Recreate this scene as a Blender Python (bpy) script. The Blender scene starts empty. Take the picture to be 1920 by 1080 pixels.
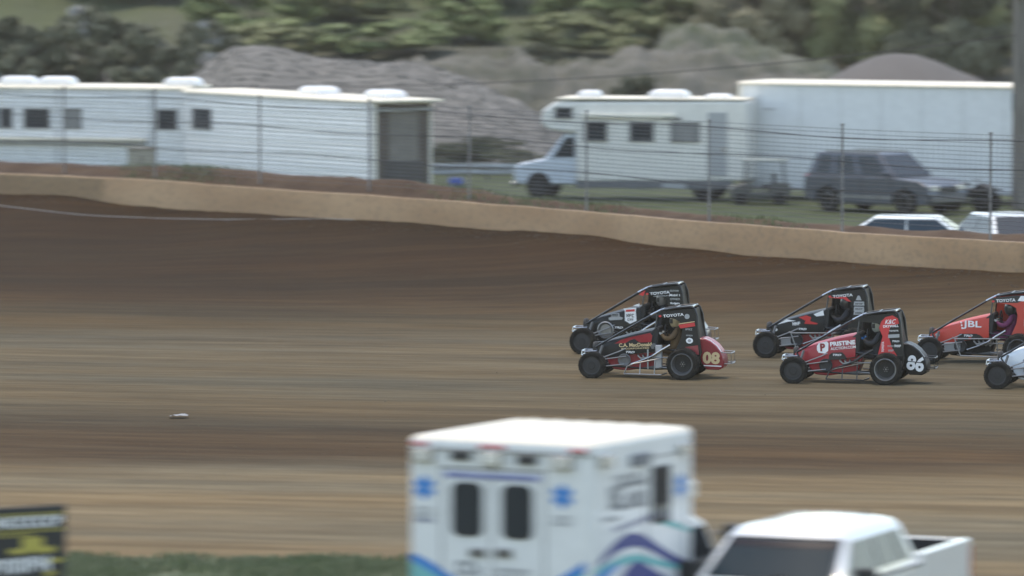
import bpy, bmesh, math, random
import numpy as np
from mathutils import Vector, Matrix, noise
R = math.radians
random.seed(7); rng = np.random.default_rng(7)
sc = bpy.context.scene
COL = sc.collection
# ------------------------------------------------------------ camera, sky, sun, exposure
H = 9.5; F = 11500.0; YH = -205.0            # eye height, focal length in photo pixels, horizon row
cam_d = bpy.data.cameras.new("camera"); cam = bpy.data.objects.new("camera", cam_d); COL.objects.link(cam)
cam.location = (0, 0, H); cam.rotation_euler = (R(90) - math.atan(745 / F), 0, 0)
cam_d.sensor_width = 36; cam_d.lens = F / 1920 * 36; cam_d.clip_start = 1; cam_d.clip_end = 6000
cam_d.dof.use_dof = True; cam_d.dof.focus_distance = 119.5; cam_d.dof.aperture_fstop = 1.1; cam_d.dof.aperture_ratio = 0.4
sc.camera = cam
w = bpy.data.worlds.new("World"); sc.world = w; w.use_nodes = True
wn = w.node_tree; bg = wn.nodes["Background"]
SUN_EL, SUN_AZ = R(76), R(-40)                # azimuth clockwise from +Y (straight away from the camera)
sky = wn.nodes.new("ShaderNodeTexSky"); sky.sky_type = 'NISHITA'; sky.sun_disc = False
sky.sun_elevation = SUN_EL; sky.sun_rotation = SUN_AZ; sky.dust_density = 1.0; sky.air_density = 1.0; sky.ozone_density = 0.6
wb = wn.nodes.new('ShaderNodeMix'); wb.data_type = 'RGBA'; wb.blend_type = 'MULTIPLY'; wb.inputs[0].default_value = 1; wb.inputs[7].default_value = (1.09, .985, .845, 1)
wn.links.new(sky.outputs[0], wb.inputs[6]); wn.links.new(wb.outputs[2], bg.inputs[0]); bg.inputs[1].default_value = 0.15
sl = bpy.data.lights.new("sun", 'SUN'); sl.energy = 0.8; sl.angle = R(12); sl.color = (1, .88, .72)
so = bpy.data.objects.new("sun", sl); COL.objects.link(so)
sd = Vector((math.sin(SUN_AZ) * math.cos(SUN_EL), math.cos(SUN_AZ) * math.cos(SUN_EL), math.sin(SUN_EL)))
so.rotation_euler = sd.to_track_quat('Z', 'Y').to_euler(); so.location = sd * 60
sc.view_settings.view_transform = 'Standard'; sc.view_settings.look = 'None'
sc.view_settings.gamma = 1; sc.view_settings.use_curve_mapping = False
sc.view_settings.exposure = 1.5

# ------------------------------------------------------------ helpers
def at(px, py, z=0.0):
    s = (py - YH) / (H - z)
    return Vector(((px - 960) / s, F / s, z))
def lerp(a, b, t): return a + (b - a) * t
def interp(x, xs, ys): return float(np.interp(x, xs, ys))

def mat(name, col, rough=.6, metal=0., var=.12, scale=3., bump=0., bscale=40., coat=0., stretch=None, col2=None, spec=.5, dirt=0.0):
    m = bpy.data.materials.new(name); m.use_nodes = True; nt = m.node_tree; N = nt.nodes; L = nt.links
    b = N["Principled BSDF"]; b.inputs["Roughness"].default_value = rough; b.inputs["Metallic"].default_value = metal
    b.inputs["Coat Weight"].default_value = coat; b.inputs["Specular IOR Level"].default_value = spec
    tc = N.new("ShaderNodeTexCoord"); src = tc.outputs["Object"]
    if stretch:
        mp = N.new("ShaderNodeMapping"); mp.inputs["Scale"].default_value = stretch; L.new(src, mp.inputs[0]); src = mp.outputs[0]
    no = N.new("ShaderNodeTexNoise"); no.inputs["Scale"].default_value = scale; no.inputs["Detail"].default_value = 6
    L.new(src, no.inputs["Vector"])
    cr = N.new("ShaderNodeValToRGB"); cr.color_ramp.elements[0].position = .3; cr.color_ramp.elements[1].position = .7
    c = np.array(col)
    if col2 is None:
        lo = c * (1 - var); hi = np.minimum(c * (1 + var), 1)
    else: lo = c; hi = np.array(col2)
    cr.color_ramp.elements[0].color = (*lo, 1); cr.color_ramp.elements[1].color = (*hi, 1)
    L.new(no.outputs[0], cr.inputs[0]); out = cr.outputs[0]
    if dirt > 0:
        n2 = N.new("ShaderNodeTexNoise"); n2.inputs["Scale"].default_value = 7; n2.inputs["Detail"].default_value = 8
        L.new(tc.outputs["Object"], n2.inputs["Vector"])
        c2 = N.new("ShaderNodeValToRGB"); c2.color_ramp.elements[0].position = .48; c2.color_ramp.elements[1].position = .75
        c2.color_ramp.elements[1].color = (dirt, dirt, dirt, 1)
        L.new(n2.outputs[0], c2.inputs[0])
        mx = N.new("ShaderNodeMix"); mx.data_type = 'RGBA'; L.new(c2.outputs[0], mx.inputs[0]); L.new(out, mx.inputs[6])
        mx.inputs[7].default_value = (.11, .09, .065, 1); out = mx.outputs[2]
    L.new(out, b.inputs["Base Color"])
    if bump:
        nb = N.new("ShaderNodeTexNoise"); nb.inputs["Scale"].default_value = bscale; nb.inputs["Detail"].default_value = 5
        L.new(src, nb.inputs["Vector"]); bp = N.new("ShaderNodeBump"); bp.inputs["Strength"].default_value = bump
        bp.inputs["Distance"].default_value = .02
        L.new(nb.outputs[0], bp.inputs["Height"]); L.new(bp.outputs[0], b.inputs["Normal"])
    return m

def glass(name, tint=(.03, .035, .04), rough=.05, spec=.28):
    m = bpy.data.materials.new(name); m.use_nodes = True; b = m.node_tree.nodes["Principled BSDF"]
    b.inputs["Base Color"].default_value = (*tint, 1); b.inputs["Roughness"].default_value = rough
    b.inputs["Specular IOR Level"].default_value = spec; b.inputs["Coat Weight"].default_value = .0
    b.inputs["Coat Roughness"].default_value = .02
    return m

def new_obj(name, data, parent=None):
    o = bpy.data.objects.new(name, data); COL.objects.link(o); o.parent = parent; return o
def tag(o, label=None, cat=None, group=None, kind=None):
    if label: o["label"] = label
    if cat: o["category"] = cat
    if group: o["group"] = group
    if kind: o["kind"] = kind
    return o
def thing(name, label, cat, loc=(0, 0, 0), rz=0., group=None, rx=0., ry=0.):
    o = new_obj(name, None); o.location = loc; o.rotation_euler = (rx, ry, rz); o.empty_display_size = .2
    return tag(o, label, cat, group)

class MB:
    def __init__(s): s.v = []; s.f = []; s.m = []
    def add(s, vs, fs, mi=0):
        k = len(s.v); s.v += [tuple(p) for p in vs]
        for f in fs: s.f.append(tuple(i + k for i in f)); s.m.append(mi)
        return s
    def box(s, c, d, mi=0, rz=0., ry=0., rx=0.):
        x, y, z = (q / 2 for q in d); M = Matrix.Rotation(rz, 3, 'Z') @ Matrix.Rotation(ry, 3, 'Y') @ Matrix.Rotation(rx, 3, 'X')
        vs = [Vector(c) + M @ Vector((a * x, b * y, e * z)) for e in (-1, 1) for b in (-1, 1) for a in (-1, 1)]
        return s.add(vs, [(0, 2, 3, 1), (4, 5, 7, 6), (0, 1, 5, 4), (2, 6, 7, 3), (0, 4, 6, 2), (1, 3, 7, 5)], mi)
    def tube(s, pts, r, n=8, mi=0, closed=False, r2=None):
        pts = [Vector(p) for p in pts]; k = len(pts); rings = []
        up = None
        for i, p in enumerate(pts):
            if closed: d = pts[(i + 1) % k] - pts[i - 1]
            else: d = pts[min(i + 1, k - 1)] - pts[max(i - 1, 0)]
            d.normalize()
            if up is None: up = Vector((0, 0, 1)) if abs(d.z) < .9 else Vector((1, 0, 0))
            a = d.cross(up)
            if a.length < 1e-4: a = d.cross(Vector((0, 1, 0)))
            a.normalize(); b = a.cross(d).normalized(); up = b
            rr = r if r2 is None else lerp(r, r2, i / max(1, k - 1))
            if isinstance(rr, (list, tuple)): rr = rr[i]
            rings.append([p + a * math.cos(t) * rr + b * math.sin(t) * rr for t in (2 * math.pi * j / n for j in range(n))])
        return s.rings(rings, mi, closed=closed)
    def rings(s, rings, mi=0, closed=False, cap=True):
        n = len(rings[0]); k0 = len(s.v); m = len(rings)
        for rg in rings: s.v += [tuple(p) for p in rg]
        for i in range(m if closed else m - 1):
            a = k0 + i * n; b = k0 + ((i + 1) % m) * n
            for j in range(n):
                s.f.append((a + j, a + (j + 1) % n, b + (j + 1) % n, b + j)); s.m.append(mi)
        if cap and not closed:
            s.f.append(tuple(k0 + j for j in range(n))[::-1]); s.m.append(mi)
            s.f.append(tuple(k0 + (m - 1) * n + j for j in range(n))); s.m.append(mi)
        return s
    def lathe(s, prof, c=(0, 0, 0), axis='y', n=24, mi=0, cap=True):
        """prof: list of (radius, along)"""
        rings = []
        for r, a in prof:
            rg = []
            for j in range(n):
                t = 2 * math.pi * j / n; u = r * math.cos(t); w_ = r * math.sin(t)
                p = (u, a, w_) if axis == 'y' else ((u, w_, a) if axis == 'z' else (a, u, w_))
                rg.append((p[0] + c[0], p[1] + c[1], p[2] + c[2]))
            rings.append(rg)
        return s.rings(rings, mi, cap=cap)
    def prism(s, poly, y0, y1, mi=0, yf=None):
        """side outline in (x,z), between y0 and y1"""
        n = len(poly)
        a = [(x, y0 if yf is None else yf(x, z), z) for x, z in poly]
        b = [(x, y1 if yf is None else -yf(x, z), z) for x, z in poly]
        return s.rings([a, b], mi)
    def puffy(s, poly, layers, mi=0):
        cx = sum(p[0] for p in poly) / len(poly); cz = sum(p[1] for p in poly) / len(poly)
        return s.rings([[(cx + (x - cx) * k, y, cz + (z - cz) * k) for x, z in poly] for y, k in layers], mi)
    def build(s, name, mats, parent=None, smooth=False, bevel=0., seg=2, sub=0, angle=40):
        me = bpy.data.meshes.new(name); me.from_pydata(s.v, [], s.f)
        if not isinstance(mats, (list, tuple)): mats = [mats]
        for m in mats: me.materials.append(m)
        me.polygons.foreach_set("material_index", s.m)
        bm = bmesh.new(); bm.from_mesh(me); bmesh.ops.recalc_face_normals(bm, faces=bm.faces); bm.to_mesh(me); bm.free()
        o = new_obj(name, me, parent)
        if bevel:
            md = o.modifiers.new("bevel", 'BEVEL'); md.width = bevel; md.segments = seg; md.limit_method = 'ANGLE'; md.angle_limit = R(28)
            md.harden_normals = True; smooth = True
        if sub:
            md = o.modifiers.new("sub", 'SUBSURF'); md.levels = sub; md.render_levels = sub; smooth = True
        if smooth:
            me.polygons.foreach_set("use_smooth", [True] * len(me.polygons))
            if not bevel and not sub:
                try: me.set_sharp_from_angle(angle=R(angle))
                except Exception: pass
        me.update(); return o

def grid_obj(name, P, mats, parent=None, smooth=True, mi=None, attr=None):
    """P: array (r,c,3)"""
    r, c = P.shape[:2]; me = bpy.data.meshes.new(name)
    idx = np.arange(r * c).reshape(r, c)
    f = np.stack([idx[:-1, :-1], idx[:-1, 1:], idx[1:, 1:], idx[1:, :-1]], -1).reshape(-1, 4)
    fast_mesh(me, P.reshape(-1, 3), f)
    for m in (mats if isinstance(mats, (list, tuple)) else [mats]): me.materials.append(m)
    if smooth: me.polygons.foreach_set("use_smooth", [True] * len(me.polygons))
    if attr is not None:
        a = me.attributes.new("zone", 'FLOAT', 'POINT'); a.data.foreach_set("value", attr.reshape(-1).astype(np.float32))
    return new_obj(name, me, parent)
def fast_mesh(me, v, f):
    v = np.asarray(v, np.float32); f = np.asarray(f, np.int32); k = f.shape[1]
    me.vertices.add(len(v)); me.vertices.foreach_set("co", v.ravel())
    me.loops.add(f.size); me.loops.foreach_set("vertex_index", f.ravel())
    me.polygons.add(len(f)); me.polygons.foreach_set("loop_start", np.arange(0, f.size, k, dtype=np.int32))
    try: me.polygons.foreach_set("loop_total", np.full(len(f), k, np.int32))
    except Exception: pass
    me.update(calc_edges=True); me.validate()

def copy_thing(o, parent=None):
    c = o.copy(); COL.objects.link(c); c.parent = parent
    for ch in o.children: copy_thing(ch, c)
    return c

# text and flat print
_tc = {}
def text2d(txt, bold=0., shear=0.):
    k = (txt, bold, shear)
    if k in _tc: return _tc[k]
    cu = bpy.data.curves.new("t", 'FONT'); cu.body = txt; cu.size = 1; cu.offset = bold; cu.shear = shear
    cu.resolution_u = 3; cu.align_x = 'CENTER'; cu.align_y = 'CENTER'
    ob = bpy.data.objects.new("t", cu); COL.objects.link(ob); dg = bpy.context.evaluated_depsgraph_get()
    me = bpy.data.meshes.new_from_object(ob.evaluated_get(dg))
    v = [tuple(p.co[:2]) for p in me.vertices]; f = [tuple(p.vertices) for p in me.polygons]
    bpy.data.objects.remove(ob); bpy.data.curves.remove(cu); bpy.data.meshes.remove(me)
    xs = [p[0] for p in v]; ys = [p[1] for p in v]
    cx, cy = (min(xs) + max(xs)) / 2, (min(ys) + max(ys)) / 2
    v = [(p[0] - cx, p[1] - cy) for p in v]
    _tc[k] = (v, f, max(xs) - min(xs), max(ys) - min(ys)); return _tc[k]
def print_text(name, txt, cx, cz, w_, h_, fn, m, parent, ang=0., bold=.02, shear=0.):
    v, f, tw, th = text2d(txt, bold, shear); ca, sa = math.cos(ang), math.sin(ang); P = []
    for x, y in v:
        x *= w_ / tw; y *= h_ / th; P.append(fn(cx + x * ca - y * sa, cz + x * sa + y * ca))
    me = bpy.data.meshes.new(name); me.from_pydata(P, [], f); me.materials.append(m); return new_obj(name, me, parent)
def print_poly(name, polys, fn, m, parent):
    V = []; Fc = []
    for p in polys:
        k = len(V); V += [fn(x, z) for x, z in p]; Fc.append(tuple(range(k, k + len(p))))
    me = bpy.data.meshes.new(name); me.from_pydata(V, [], Fc); me.materials.append(m); return new_obj(name, me, parent)
def scribble(name, cx, cz, w_, h_, n, fn, m, parent, ang=0., seed=1):
    """lettering too small to read in the photograph: a row of small upright strokes"""
    rd = random.Random(seed); ca, sa = math.cos(ang), math.sin(ang); polys = []; cw = w_ / n
    for i in range(n):
        x0 = -w_ / 2 + i * cw; t = cw * .26; a = x0 + cw * .06; b = x0 + cw * .88; k = rd.randint(0, 3); hh = h_ / 2
        R4 = [(a, -hh, a + t, hh)]
        if k in (0, 1): R4.append((b - t, -hh, b, hh))
        if k in (0, 2, 3): R4.append((a + t, hh - h_ * .22, b, hh))
        if k in (1, 2): R4.append((a + t, -hh * .15, b - (t if k == 1 else 0), hh * .25))
        if k == 3: R4.append((a + t, -hh, b, -hh + h_ * .22))
        for x1, y1, x2, y2 in R4:
            polys.append([(cx + x * ca - y * sa, cz + x * sa + y * ca) for x, y in ((x1, y1), (x2, y1), (x2, y2), (x1, y2))])
    return print_poly(name, polys, fn, m, parent)
def ellipse(cx, cz, a, b, n=20): return [(cx + a * math.cos(2 * math.pi * i / n), cz + b * math.sin(2 * math.pi * i / n)) for i in range(n)]

# ------------------------------------------------------------ materials
WHITE = mat("white_paint", (.76, .76, .76), .35, var=.04, coat=.3, dirt=.12)
SIDING = mat("white_siding", (.74, .74, .72), .45, var=.06, dirt=.18)
CREAM = mat("cream_trim", (.75, .72, .62), .5, var=.05)
RUBBER = mat("dusty_rubber", (.015, .0143, .013), .9, var=.4, scale=9, bump=.5, dirt=.35, spec=.2)
DRUBBER = mat("black_rubber", (.02, .02, .02), .8)
BLACK = mat("black_paint", (.006, .0063, .0068), .45, coat=.08, var=.2, dirt=.05, spec=.25)
FLATBLK = mat("flat_black", (.018, .018, .018), .7, var=.2)
TUBEBLK = mat("black_tube", (.02, .021, .022), .35, coat=.2, metal=.2)
CHROME = mat("chrome", (.5, .5, .5), .25, metal=1., var=.08, dirt=.2)
STEEL = mat("brushed_steel", (.28, .28, .275), .45, metal=.8, var=.15, dirt=.3)
GREY = mat("grey_metal", (.13, .13, .13), .5, metal=.3, var=.15)
DGREY = mat("dark_grey_plastic", (.022, .022, .023), .6)
RED = mat("red_paint", (.30, .007, .018), .42, coat=.1, var=.1, dirt=.08)
DRED = mat("deep_red_paint", (.24, .009, .018), .4, coat=.2, var=.1, dirt=.12)
ORANGE = mat("orange_paint", (.47, .036, .018), .45, coat=.08, var=.06, dirt=.10)
GOLD = mat("gold_print", (.66, .50, .27), .5, var=.08)
PWHITE = mat("white_print", (.84, .84, .84), .5, var=.05)
PGREY = mat("grey_print", (.35, .36, .36), .5, var=.05)
PRED = mat("red_print", (.55, .03, .03), .5, var=.05)
PBLACK = mat("black_print", (.02, .02, .02), .5)
PBLUE = mat("blue_print", (.04, .20, .52), .5, var=.06)
PNAVY = mat("navy_print", (.035, .05, .15), .5, var=.06)
PTEAL = mat("teal_print", (.16, .42, .42), .5, var=.06)
PPURP = mat("purple_print", (.05, .06, .20), .5, var=.06)
PYEL = mat("yellow_print", (.42, .36, .07), .6, var=.08)
GLASS = glass("dark_glass"); GLASSB = glass("blue_tinted_glass", (.025, .04, .055), .12)
GLASSL = glass("pale_glass", (.22, .25, .25), .15)
CURT = mat("curtain_behind_glass", (.22, .22, .21), .6)
REDLENS = mat("red_lens", (.45, .02, .02), .25, coat=.5)
LENS = mat("clear_lens", (.6, .58, .52), .2, coat=.6)
AMBER = mat("amber_lens", (.45, .18, .04), .25, coat=.5)
# ------------------------------------------------------------ ground
WX = [-600, 0, 130, 230, 350, 480, 640, 760, 900, 960, 1100, 1230, 1400, 1600, 1920, 2600]
WT = [288, 325, 329, 333, 342, 353, 362, 371, 380, 385, 397, 408, 422, 437, 455, 492]       # top edge of the wall in the photograph
WBZ = [.85, .92, .95, .78, .78, .81, .84, .90, .85, .88, .96, .83, .81, .80, .82, .8]         # dirt height against it
BER = [.25, .25, .24, .27, .36, .40, .34, .36, .24, .12, .10, .10, .07, .06, .12, .12]        # mound above the wall top
_s = [(t - YH) / (H - 1.51) for t in WT]
WXX = [-30.] + [(x - 960) / s for x, s in zip(WX, _s)] + [34.]
WYY = [F / _s[0] + 4] + [F / s for s in _s] + [F / _s[-1] - 8]
WBZ = [.85] + WBZ + [.8]; BER = [.25] + BER + [.12]
def yw(x): return np.interp(x, WXX, WYY)
# smooth the measured line a little so the wall runs as one curve
_gx = np.linspace(-30, 34, 257); _gy = yw(_gx)
for _ in range(60): _gy[1:-1] = (_gy[:-2] + _gy[2:] + 2 * _gy[1:-1]) / 4
def yw(x): return np.interp(x, _gx, _gy)
def fbm(x, y, sc_=1., o=4):
    v = 0; a = 1
    for _ in range(o): v += a * noise.noise((x * sc_, y * sc_, 3.1)); sc_ *= 2; a *= .5
    return v
def zbank(x, y):
    d = float(yw(x)) - y; t = max(0., 1 - d / 22.)
    zb = interp(x, WXX, WBZ) + .05 * fbm(x * .8, 0, 1)
    return zb * t ** 1.7
def zpit(x, y):
    d = y - float(yw(x)); top = 1.51 + interp(x, WXX, BER) + .05 * fbm(x, y, .9) + .05 * fbm(x * .4 + 7, y * .4, 1)
    if d < 1.6: return lerp(1.38, top, min(1, max(0, (d - .2) / 1.2)))
    w_ = 7.5
    t = min(1, (d - 1.6) / w_); t = t * t * (3 - 2 * t)
    return lerp(top, .0, t) + (.03 * fbm(x, y, .3) if t >= 1 else 0)

def ground_mat(name, ramp, kind):
    m = bpy.data.materials.new(name); m.use_nodes = True; nt = m.node_tree; N = nt.nodes; L = nt.links
    b = N["Principled BSDF"]; b.inputs["Roughness"].default_value = .95; b.inputs["Specular IOR Level"].default_value = .05
    g = N.new("ShaderNodeNewGeometry")
    mp = N.new("ShaderNodeMapping"); mp.inputs["Rotation"].default_value = (0, 0, R(12)); L.new(g.outputs["Position"], mp.inputs[0])
    sep = N.new("ShaderNodeSeparateXYZ"); L.new(mp.outputs[0], sep.inputs[0])
    mr = N.new("ShaderNodeMapRange"); c12 = math.cos(R(12)); mr.inputs[1].default_value = 80 * c12; mr.inputs[2].default_value = 165 * c12
    wv = N.new("ShaderNodeTexNoise"); wv.inputs["Scale"].default_value = 1; wv.inputs["Detail"].default_value = 4
    m1 = N.new("ShaderNodeMapping"); m1.inputs["Scale"].default_value = (.12, .35, .3); L.new(mp.outputs[0], m1.inputs[0]); L.new(m1.outputs[0], wv.inputs[0])
    wob = N.new("ShaderNodeMath"); wob.operation = 'MULTIPLY_ADD'; wob.inputs[1].default_value = 7.; L.new(wv.outputs[0], wob.inputs[0]); L.new(sep.outputs[1], wob.inputs[2])
    sub = N.new("ShaderNodeMath"); sub.operation = 'SUBTRACT'; sub.inputs[1].default_value = 3.5; L.new(wob.outputs[0], sub.inputs[0]); L.new(sub.outputs[0], mr.inputs[0])
    cr = N.new("ShaderNodeValToRGB"); els = cr.color_ramp.elements
    while len(els) < len(ramp): els.new(.5)
    for e, (q, c) in zip(els, ramp): e.position = (q - 80) / 85; e.color = (*c, 1)
    L.new(mr.outputs[0], cr.inputs[0]); out = cr.outputs[0]
    def mul(out, scl, lo, hi, det=5, pw=(.32, .68)):
        n = N.new("ShaderNodeTexNoise"); n.inputs["Scale"].default_value = 1; n.inputs["Detail"].default_value = det; n.inputs["Roughness"].default_value = .62
        mm = N.new("ShaderNodeMapping"); mm.inputs["Scale"].default_value = scl; L.new(mp.outputs[0], mm.inputs[0]); L.new(mm.outputs[0], n.inputs[0])
        r_ = N.new("ShaderNodeValToRGB"); r_.color_ramp.elements[0].position = pw[0]; r_.color_ramp.elements[1].position = pw[1]
        r_.color_ramp.elements[0].color = (*lo, 1); r_.color_ramp.elements[1].color = (*hi, 1); L.new(n.outputs[0], r_.inputs[0])
        mx = N.new("ShaderNodeMix"); mx.data_type = 'RGBA'; mx.blend_type = 'MULTIPLY'; mx.inputs[0].default_value = 1
        L.new(out, mx.inputs[6]); L.new(r_.outputs[0], mx.inputs[7]); return mx.outputs[2], n
    out, n1 = mul(out, (.10, .8, 1), (.80, .785, .77), (1.17, 1.18, 1.19))
    out, n2 = mul(out, (.22, 2.2, 2), (.72, .71, .70), (1.2, 1.2, 1.2), 6)
    out, n3 = mul(out, (.9, 7., 4), (.84, .83, .82), (1.12, 1.12, 1.12), 5)
    if kind == 'track':
        out, n4 = mul(out, (.05, .22, .3), (.84, .93, 1.06), (1.12, 1.04, .93), 3)
    L.new(out, b.inputs["Base Color"])
    nb = N.new("ShaderNodeTexNoise"); nb.inputs["Scale"].default_value = 1; nb.inputs["Detail"].default_value = 8
    mm = N.new("ShaderNodeMapping"); mm.inputs["Scale"].default_value = (2, 7, 6); L.new(mp.outputs[0], mm.inputs[0]); L.new(mm.outputs[0], nb.inputs[0])
    bp = N.new("ShaderNodeBump"); bp.inputs["Strength"].default_value = .55; bp.inputs["Distance"].default_value = .06
    L.new(nb.outputs[0], bp.inputs["Height"]); L.new(bp.outputs[0], b.inputs["Normal"]); return m
TAN = (0.1478, 0.1158, 0.0688)
TRACK = ground_mat("packed_clay", [(84, TAN), (98.5, (0.1456, 0.1136, 0.0669)), (102.5, (0.0612, 0.0398, 0.0203)), (107.5, (0.0612, 0.0428, 0.0229)), (112.5, (0.0979, 0.0756, 0.0432)),
                                   (120, (0.1000, 0.0796, 0.0474)), (127, (0.0959, 0.0796, 0.0508)), (133, (0.0816, 0.0577, 0.0288)), (139, (0.0530, 0.0338, 0.0161)), (145, (0.0337, 0.0194, 0.0080)), (165, (0.0306, 0.0174, 0.0072))], 'track')

xs = np.concatenate([np.linspace(-30, -18, 20), np.linspace(-17.8, 16, 260), np.linspace(16.3, 34, 30)])
ts = np.concatenate([np.linspace(0, .72, 60), np.linspace(.725, 1, 90)])
P = np.zeros((len(ts), len(xs), 3))
for i, t in enumerate(ts):
    for j, x in enumerate(xs):
        Y1 = float(yw(x)) + .1; Y0 = 45.; y = Y0 + (Y1 - Y0) * t
        P[i, j] = (x, y, zbank(x, y) + .012 * noise.noise((x * .8, y * .5, 0)) * min(1, max(0, (y - 90) / 10)))
tag(grid_obj("racetrack", P, TRACK), kind="structure")

GRASS = mat("mown_grass", (.045, .075, .028), .9, col2=(.10, .125, .055), scale=.8, bump=.6, bscale=12)
def pit_mat():
    m = bpy.data.materials.new("berm_soil_and_grass"); m.use_nodes = True; nt = m.node_tree; N = nt.nodes; L = nt.links
    b = N["Principled BSDF"]; b.inputs["Roughness"].default_value = .95; b.inputs["Specular IOR Level"].default_value = .2
    g = N.new("ShaderNodeNewGeometry"); at_ = N.new("ShaderNodeAttribute"); at_.attribute_name = "zone"
    def ns(s, sx=(1, 1, 1), d=5):
        n = N.new("ShaderNodeTexNoise"); n.inputs["Scale"].default_value = s; n.inputs["Detail"].default_value = d
        mm = N.new("ShaderNodeMapping"); mm.inputs["Scale"].default_value = sx; L.new(g.outputs["Position"], mm.inputs[0]); L.new(mm.outputs[0], n.inputs[0]); return n
    def ramp(src, a, b_, p=(.3, .7)):
        r_ = N.new("ShaderNodeValToRGB"); r_.color_ramp.elements[0].position = p[0]; r_.color_ramp.elements[1].position = p[1]
        r_.color_ramp.elements[0].color = (*a, 1); r_.color_ramp.elements[1].color = (*b_, 1); L.new(src, r_.inputs[0]); return r_.outputs[0]
    soil = ramp(ns(1.3).outputs[0], (.060, .036, .022), (.095, .062, .038)); grass = ramp(ns(.9).outputs[0], (.035, .048, .020), (.07, .08, .036))
    n = ns(.8, (1, .6, 1)); ad = N.new("ShaderNodeMath"); ad.operation = 'MULTIPLY_ADD'; ad.inputs[1].default_value = 1.2; L.new(n.outputs[0], ad.inputs[0]); L.new(at_.outputs["Fac"], ad.inputs[2])
    f = ramp(ad.outputs[0], (0, 0, 0), (1, 1, 1), (.95, 1.0)); 
    mr = N.new("ShaderNodeMapRange"); mr.inputs[1].default_value = .95; mr.inputs[2].default_value = 1.15; L.new(ad.outputs[0], mr.inputs[0])
    mx = N.new("ShaderNodeMix"); mx.data_type = 'RGBA'; L.new(mr.outputs[0], mx.inputs[0]); L.new(soil, mx.inputs[6]); L.new(grass, mx.inputs[7]); L.new(mx.outputs[2], b.inputs["Base Color"])
    nb = ns(9.); bp = N.new("ShaderNodeBump"); bp.inputs["Strength"].default_value = .6; bp.inputs["Distance"].default_value = .05
    L.new(nb.outputs[0], bp.inputs["Height"]); L.new(bp.outputs[0], b.inputs["Normal"]); return m
PITM = pit_mat()
ds = np.concatenate([np.linspace(.14, 1.6, 14), np.linspace(1.9, 10, 34), np.linspace(11, 110, 50)])
P = np.zeros((len(ds), len(xs), 3)); Z = np.zeros((len(ds), len(xs)))
for i, d in enumerate(ds):
    for j, x in enumerate(xs):
        y = float(yw(x)) + d; z = zpit(x, y); P[i, j] = (x, y, z)
        Z[i, j] = interp(d, [0, 2.2, 3.5, 6], [0, .1, .6, 1]) if x > -1 else interp(d, [0, 3, 6], [0, .1, 1])
tag(grid_obj("pit_area_ground", P, PITM, attr=Z), kind="structure")
# ground out to the horizon and the hillside behind the pits
g = MB(); g.add([(-3000, -200, -.35), (3000, -200, -.35), (3000, 5000, -.35), (-3000, 5000, -.35)], [(0, 1, 2, 3)])
tag(g.build("ground", mat("distant_ground", (.12, .13, .08), .95, var=.3, scale=.05)), kind="structure")

def hill_z(x, y):
    t = max(0., y - 238); z = t * .135 * (1 - .35 * min(1, t / 300)) + 1.3 * fbm(x, y, .035) * min(1, t / 30) + .5 * fbm(x, y, .13) * min(1, t / 20)
    return z - .12 * (1 - min(1, t / 5))
hx = np.linspace(-150, 150, 240); hy = np.concatenate([np.linspace(225, 330, 130), np.linspace(333, 620, 60)])
P = np.array([[(x, y, hill_z(x, y)) for x in hx] for y in hy])
def hill_mat():
    m = bpy.data.materials.new("rough_hillside"); m.use_nodes = True; nt = m.node_tree; N = nt.nodes; L = nt.links
    b = N["Principled BSDF"]; b.inputs["Roughness"].default_value = .95; b.inputs["Specular IOR Level"].default_value = .15
    g = N.new("ShaderNodeNewGeometry"); sp = N.new("ShaderNodeSeparateXYZ"); L.new(g.outputs["Position"], sp.inputs[0])
    def ns(s, d=6, st=(1, .6, 1)):
        n = N.new("ShaderNodeTexNoise"); n.inputs["Scale"].default_value = s; n.inputs["Detail"].default_value = d; n.inputs["Roughness"].default_value = .6
        mm = N.new("ShaderNodeMapping"); mm.inputs["Scale"].default_value = st; L.new(g.outputs["Position"], mm.inputs[0]); L.new(mm.outputs[0], n.inputs[0]); return n.outputs[0]
    def ramp(src, stops):
        r_ = N.new("ShaderNodeValToRGB"); e = r_.color_ramp.elements
        while len(e) < len(stops): e.new(.5)
        for q, (p, c) in zip(e, stops): q.position = p; q.color = (*c, 1)
        L.new(src, r_.inputs[0]); return r_.outputs[0]
    grass = ramp(ns(.22), [(.3, (.055, .066, .033)), (.5, (.075, .088, .040)), (.7, (.10, .108, .056))])
    rub = ramp(ns(.5), [(.3, (.06, .058, .042)), (.55, (.09, .085, .068)), (.72, (.16, .15, .135))])
    h = N.new("ShaderNodeMapRange"); h.inputs[1].default_value = 252; h.inputs[2].default_value = 268; L.new(sp.outputs[1], h.inputs[0])
    a = N.new("ShaderNodeMath"); a.operation = 'MULTIPLY_ADD'; a.inputs[1].default_value = 2.4; a.inputs[2].default_value = -1.2; L.new(ns(.16, 5), a.inputs[0])
    s_ = N.new("ShaderNodeMath"); s_.operation = 'ADD'; s_.use_clamp = True; L.new(a.outputs[0], s_.inputs[0]); L.new(h.outputs[0], s_.inputs[1])
    mx = N.new("ShaderNodeMix"); mx.data_type = 'RGBA'; L.new(s_.outputs[0], mx.inputs[0]); L.new(rub, mx.inputs[6]); L.new(grass, mx.inputs[7]); L.new(mx.outputs[2], b.inputs["Base Color"])
    bp = N.new("ShaderNodeBump"); bp.inputs["Strength"].default_value = .8; bp.inputs["Distance"].default_value = .3; L.new(ns(1.6), bp.inputs["Height"]); L.new(bp.outputs[0], b.inputs["Normal"]); return m
tag(grid_obj("hillside", P, hill_mat()), kind="structure")

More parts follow.
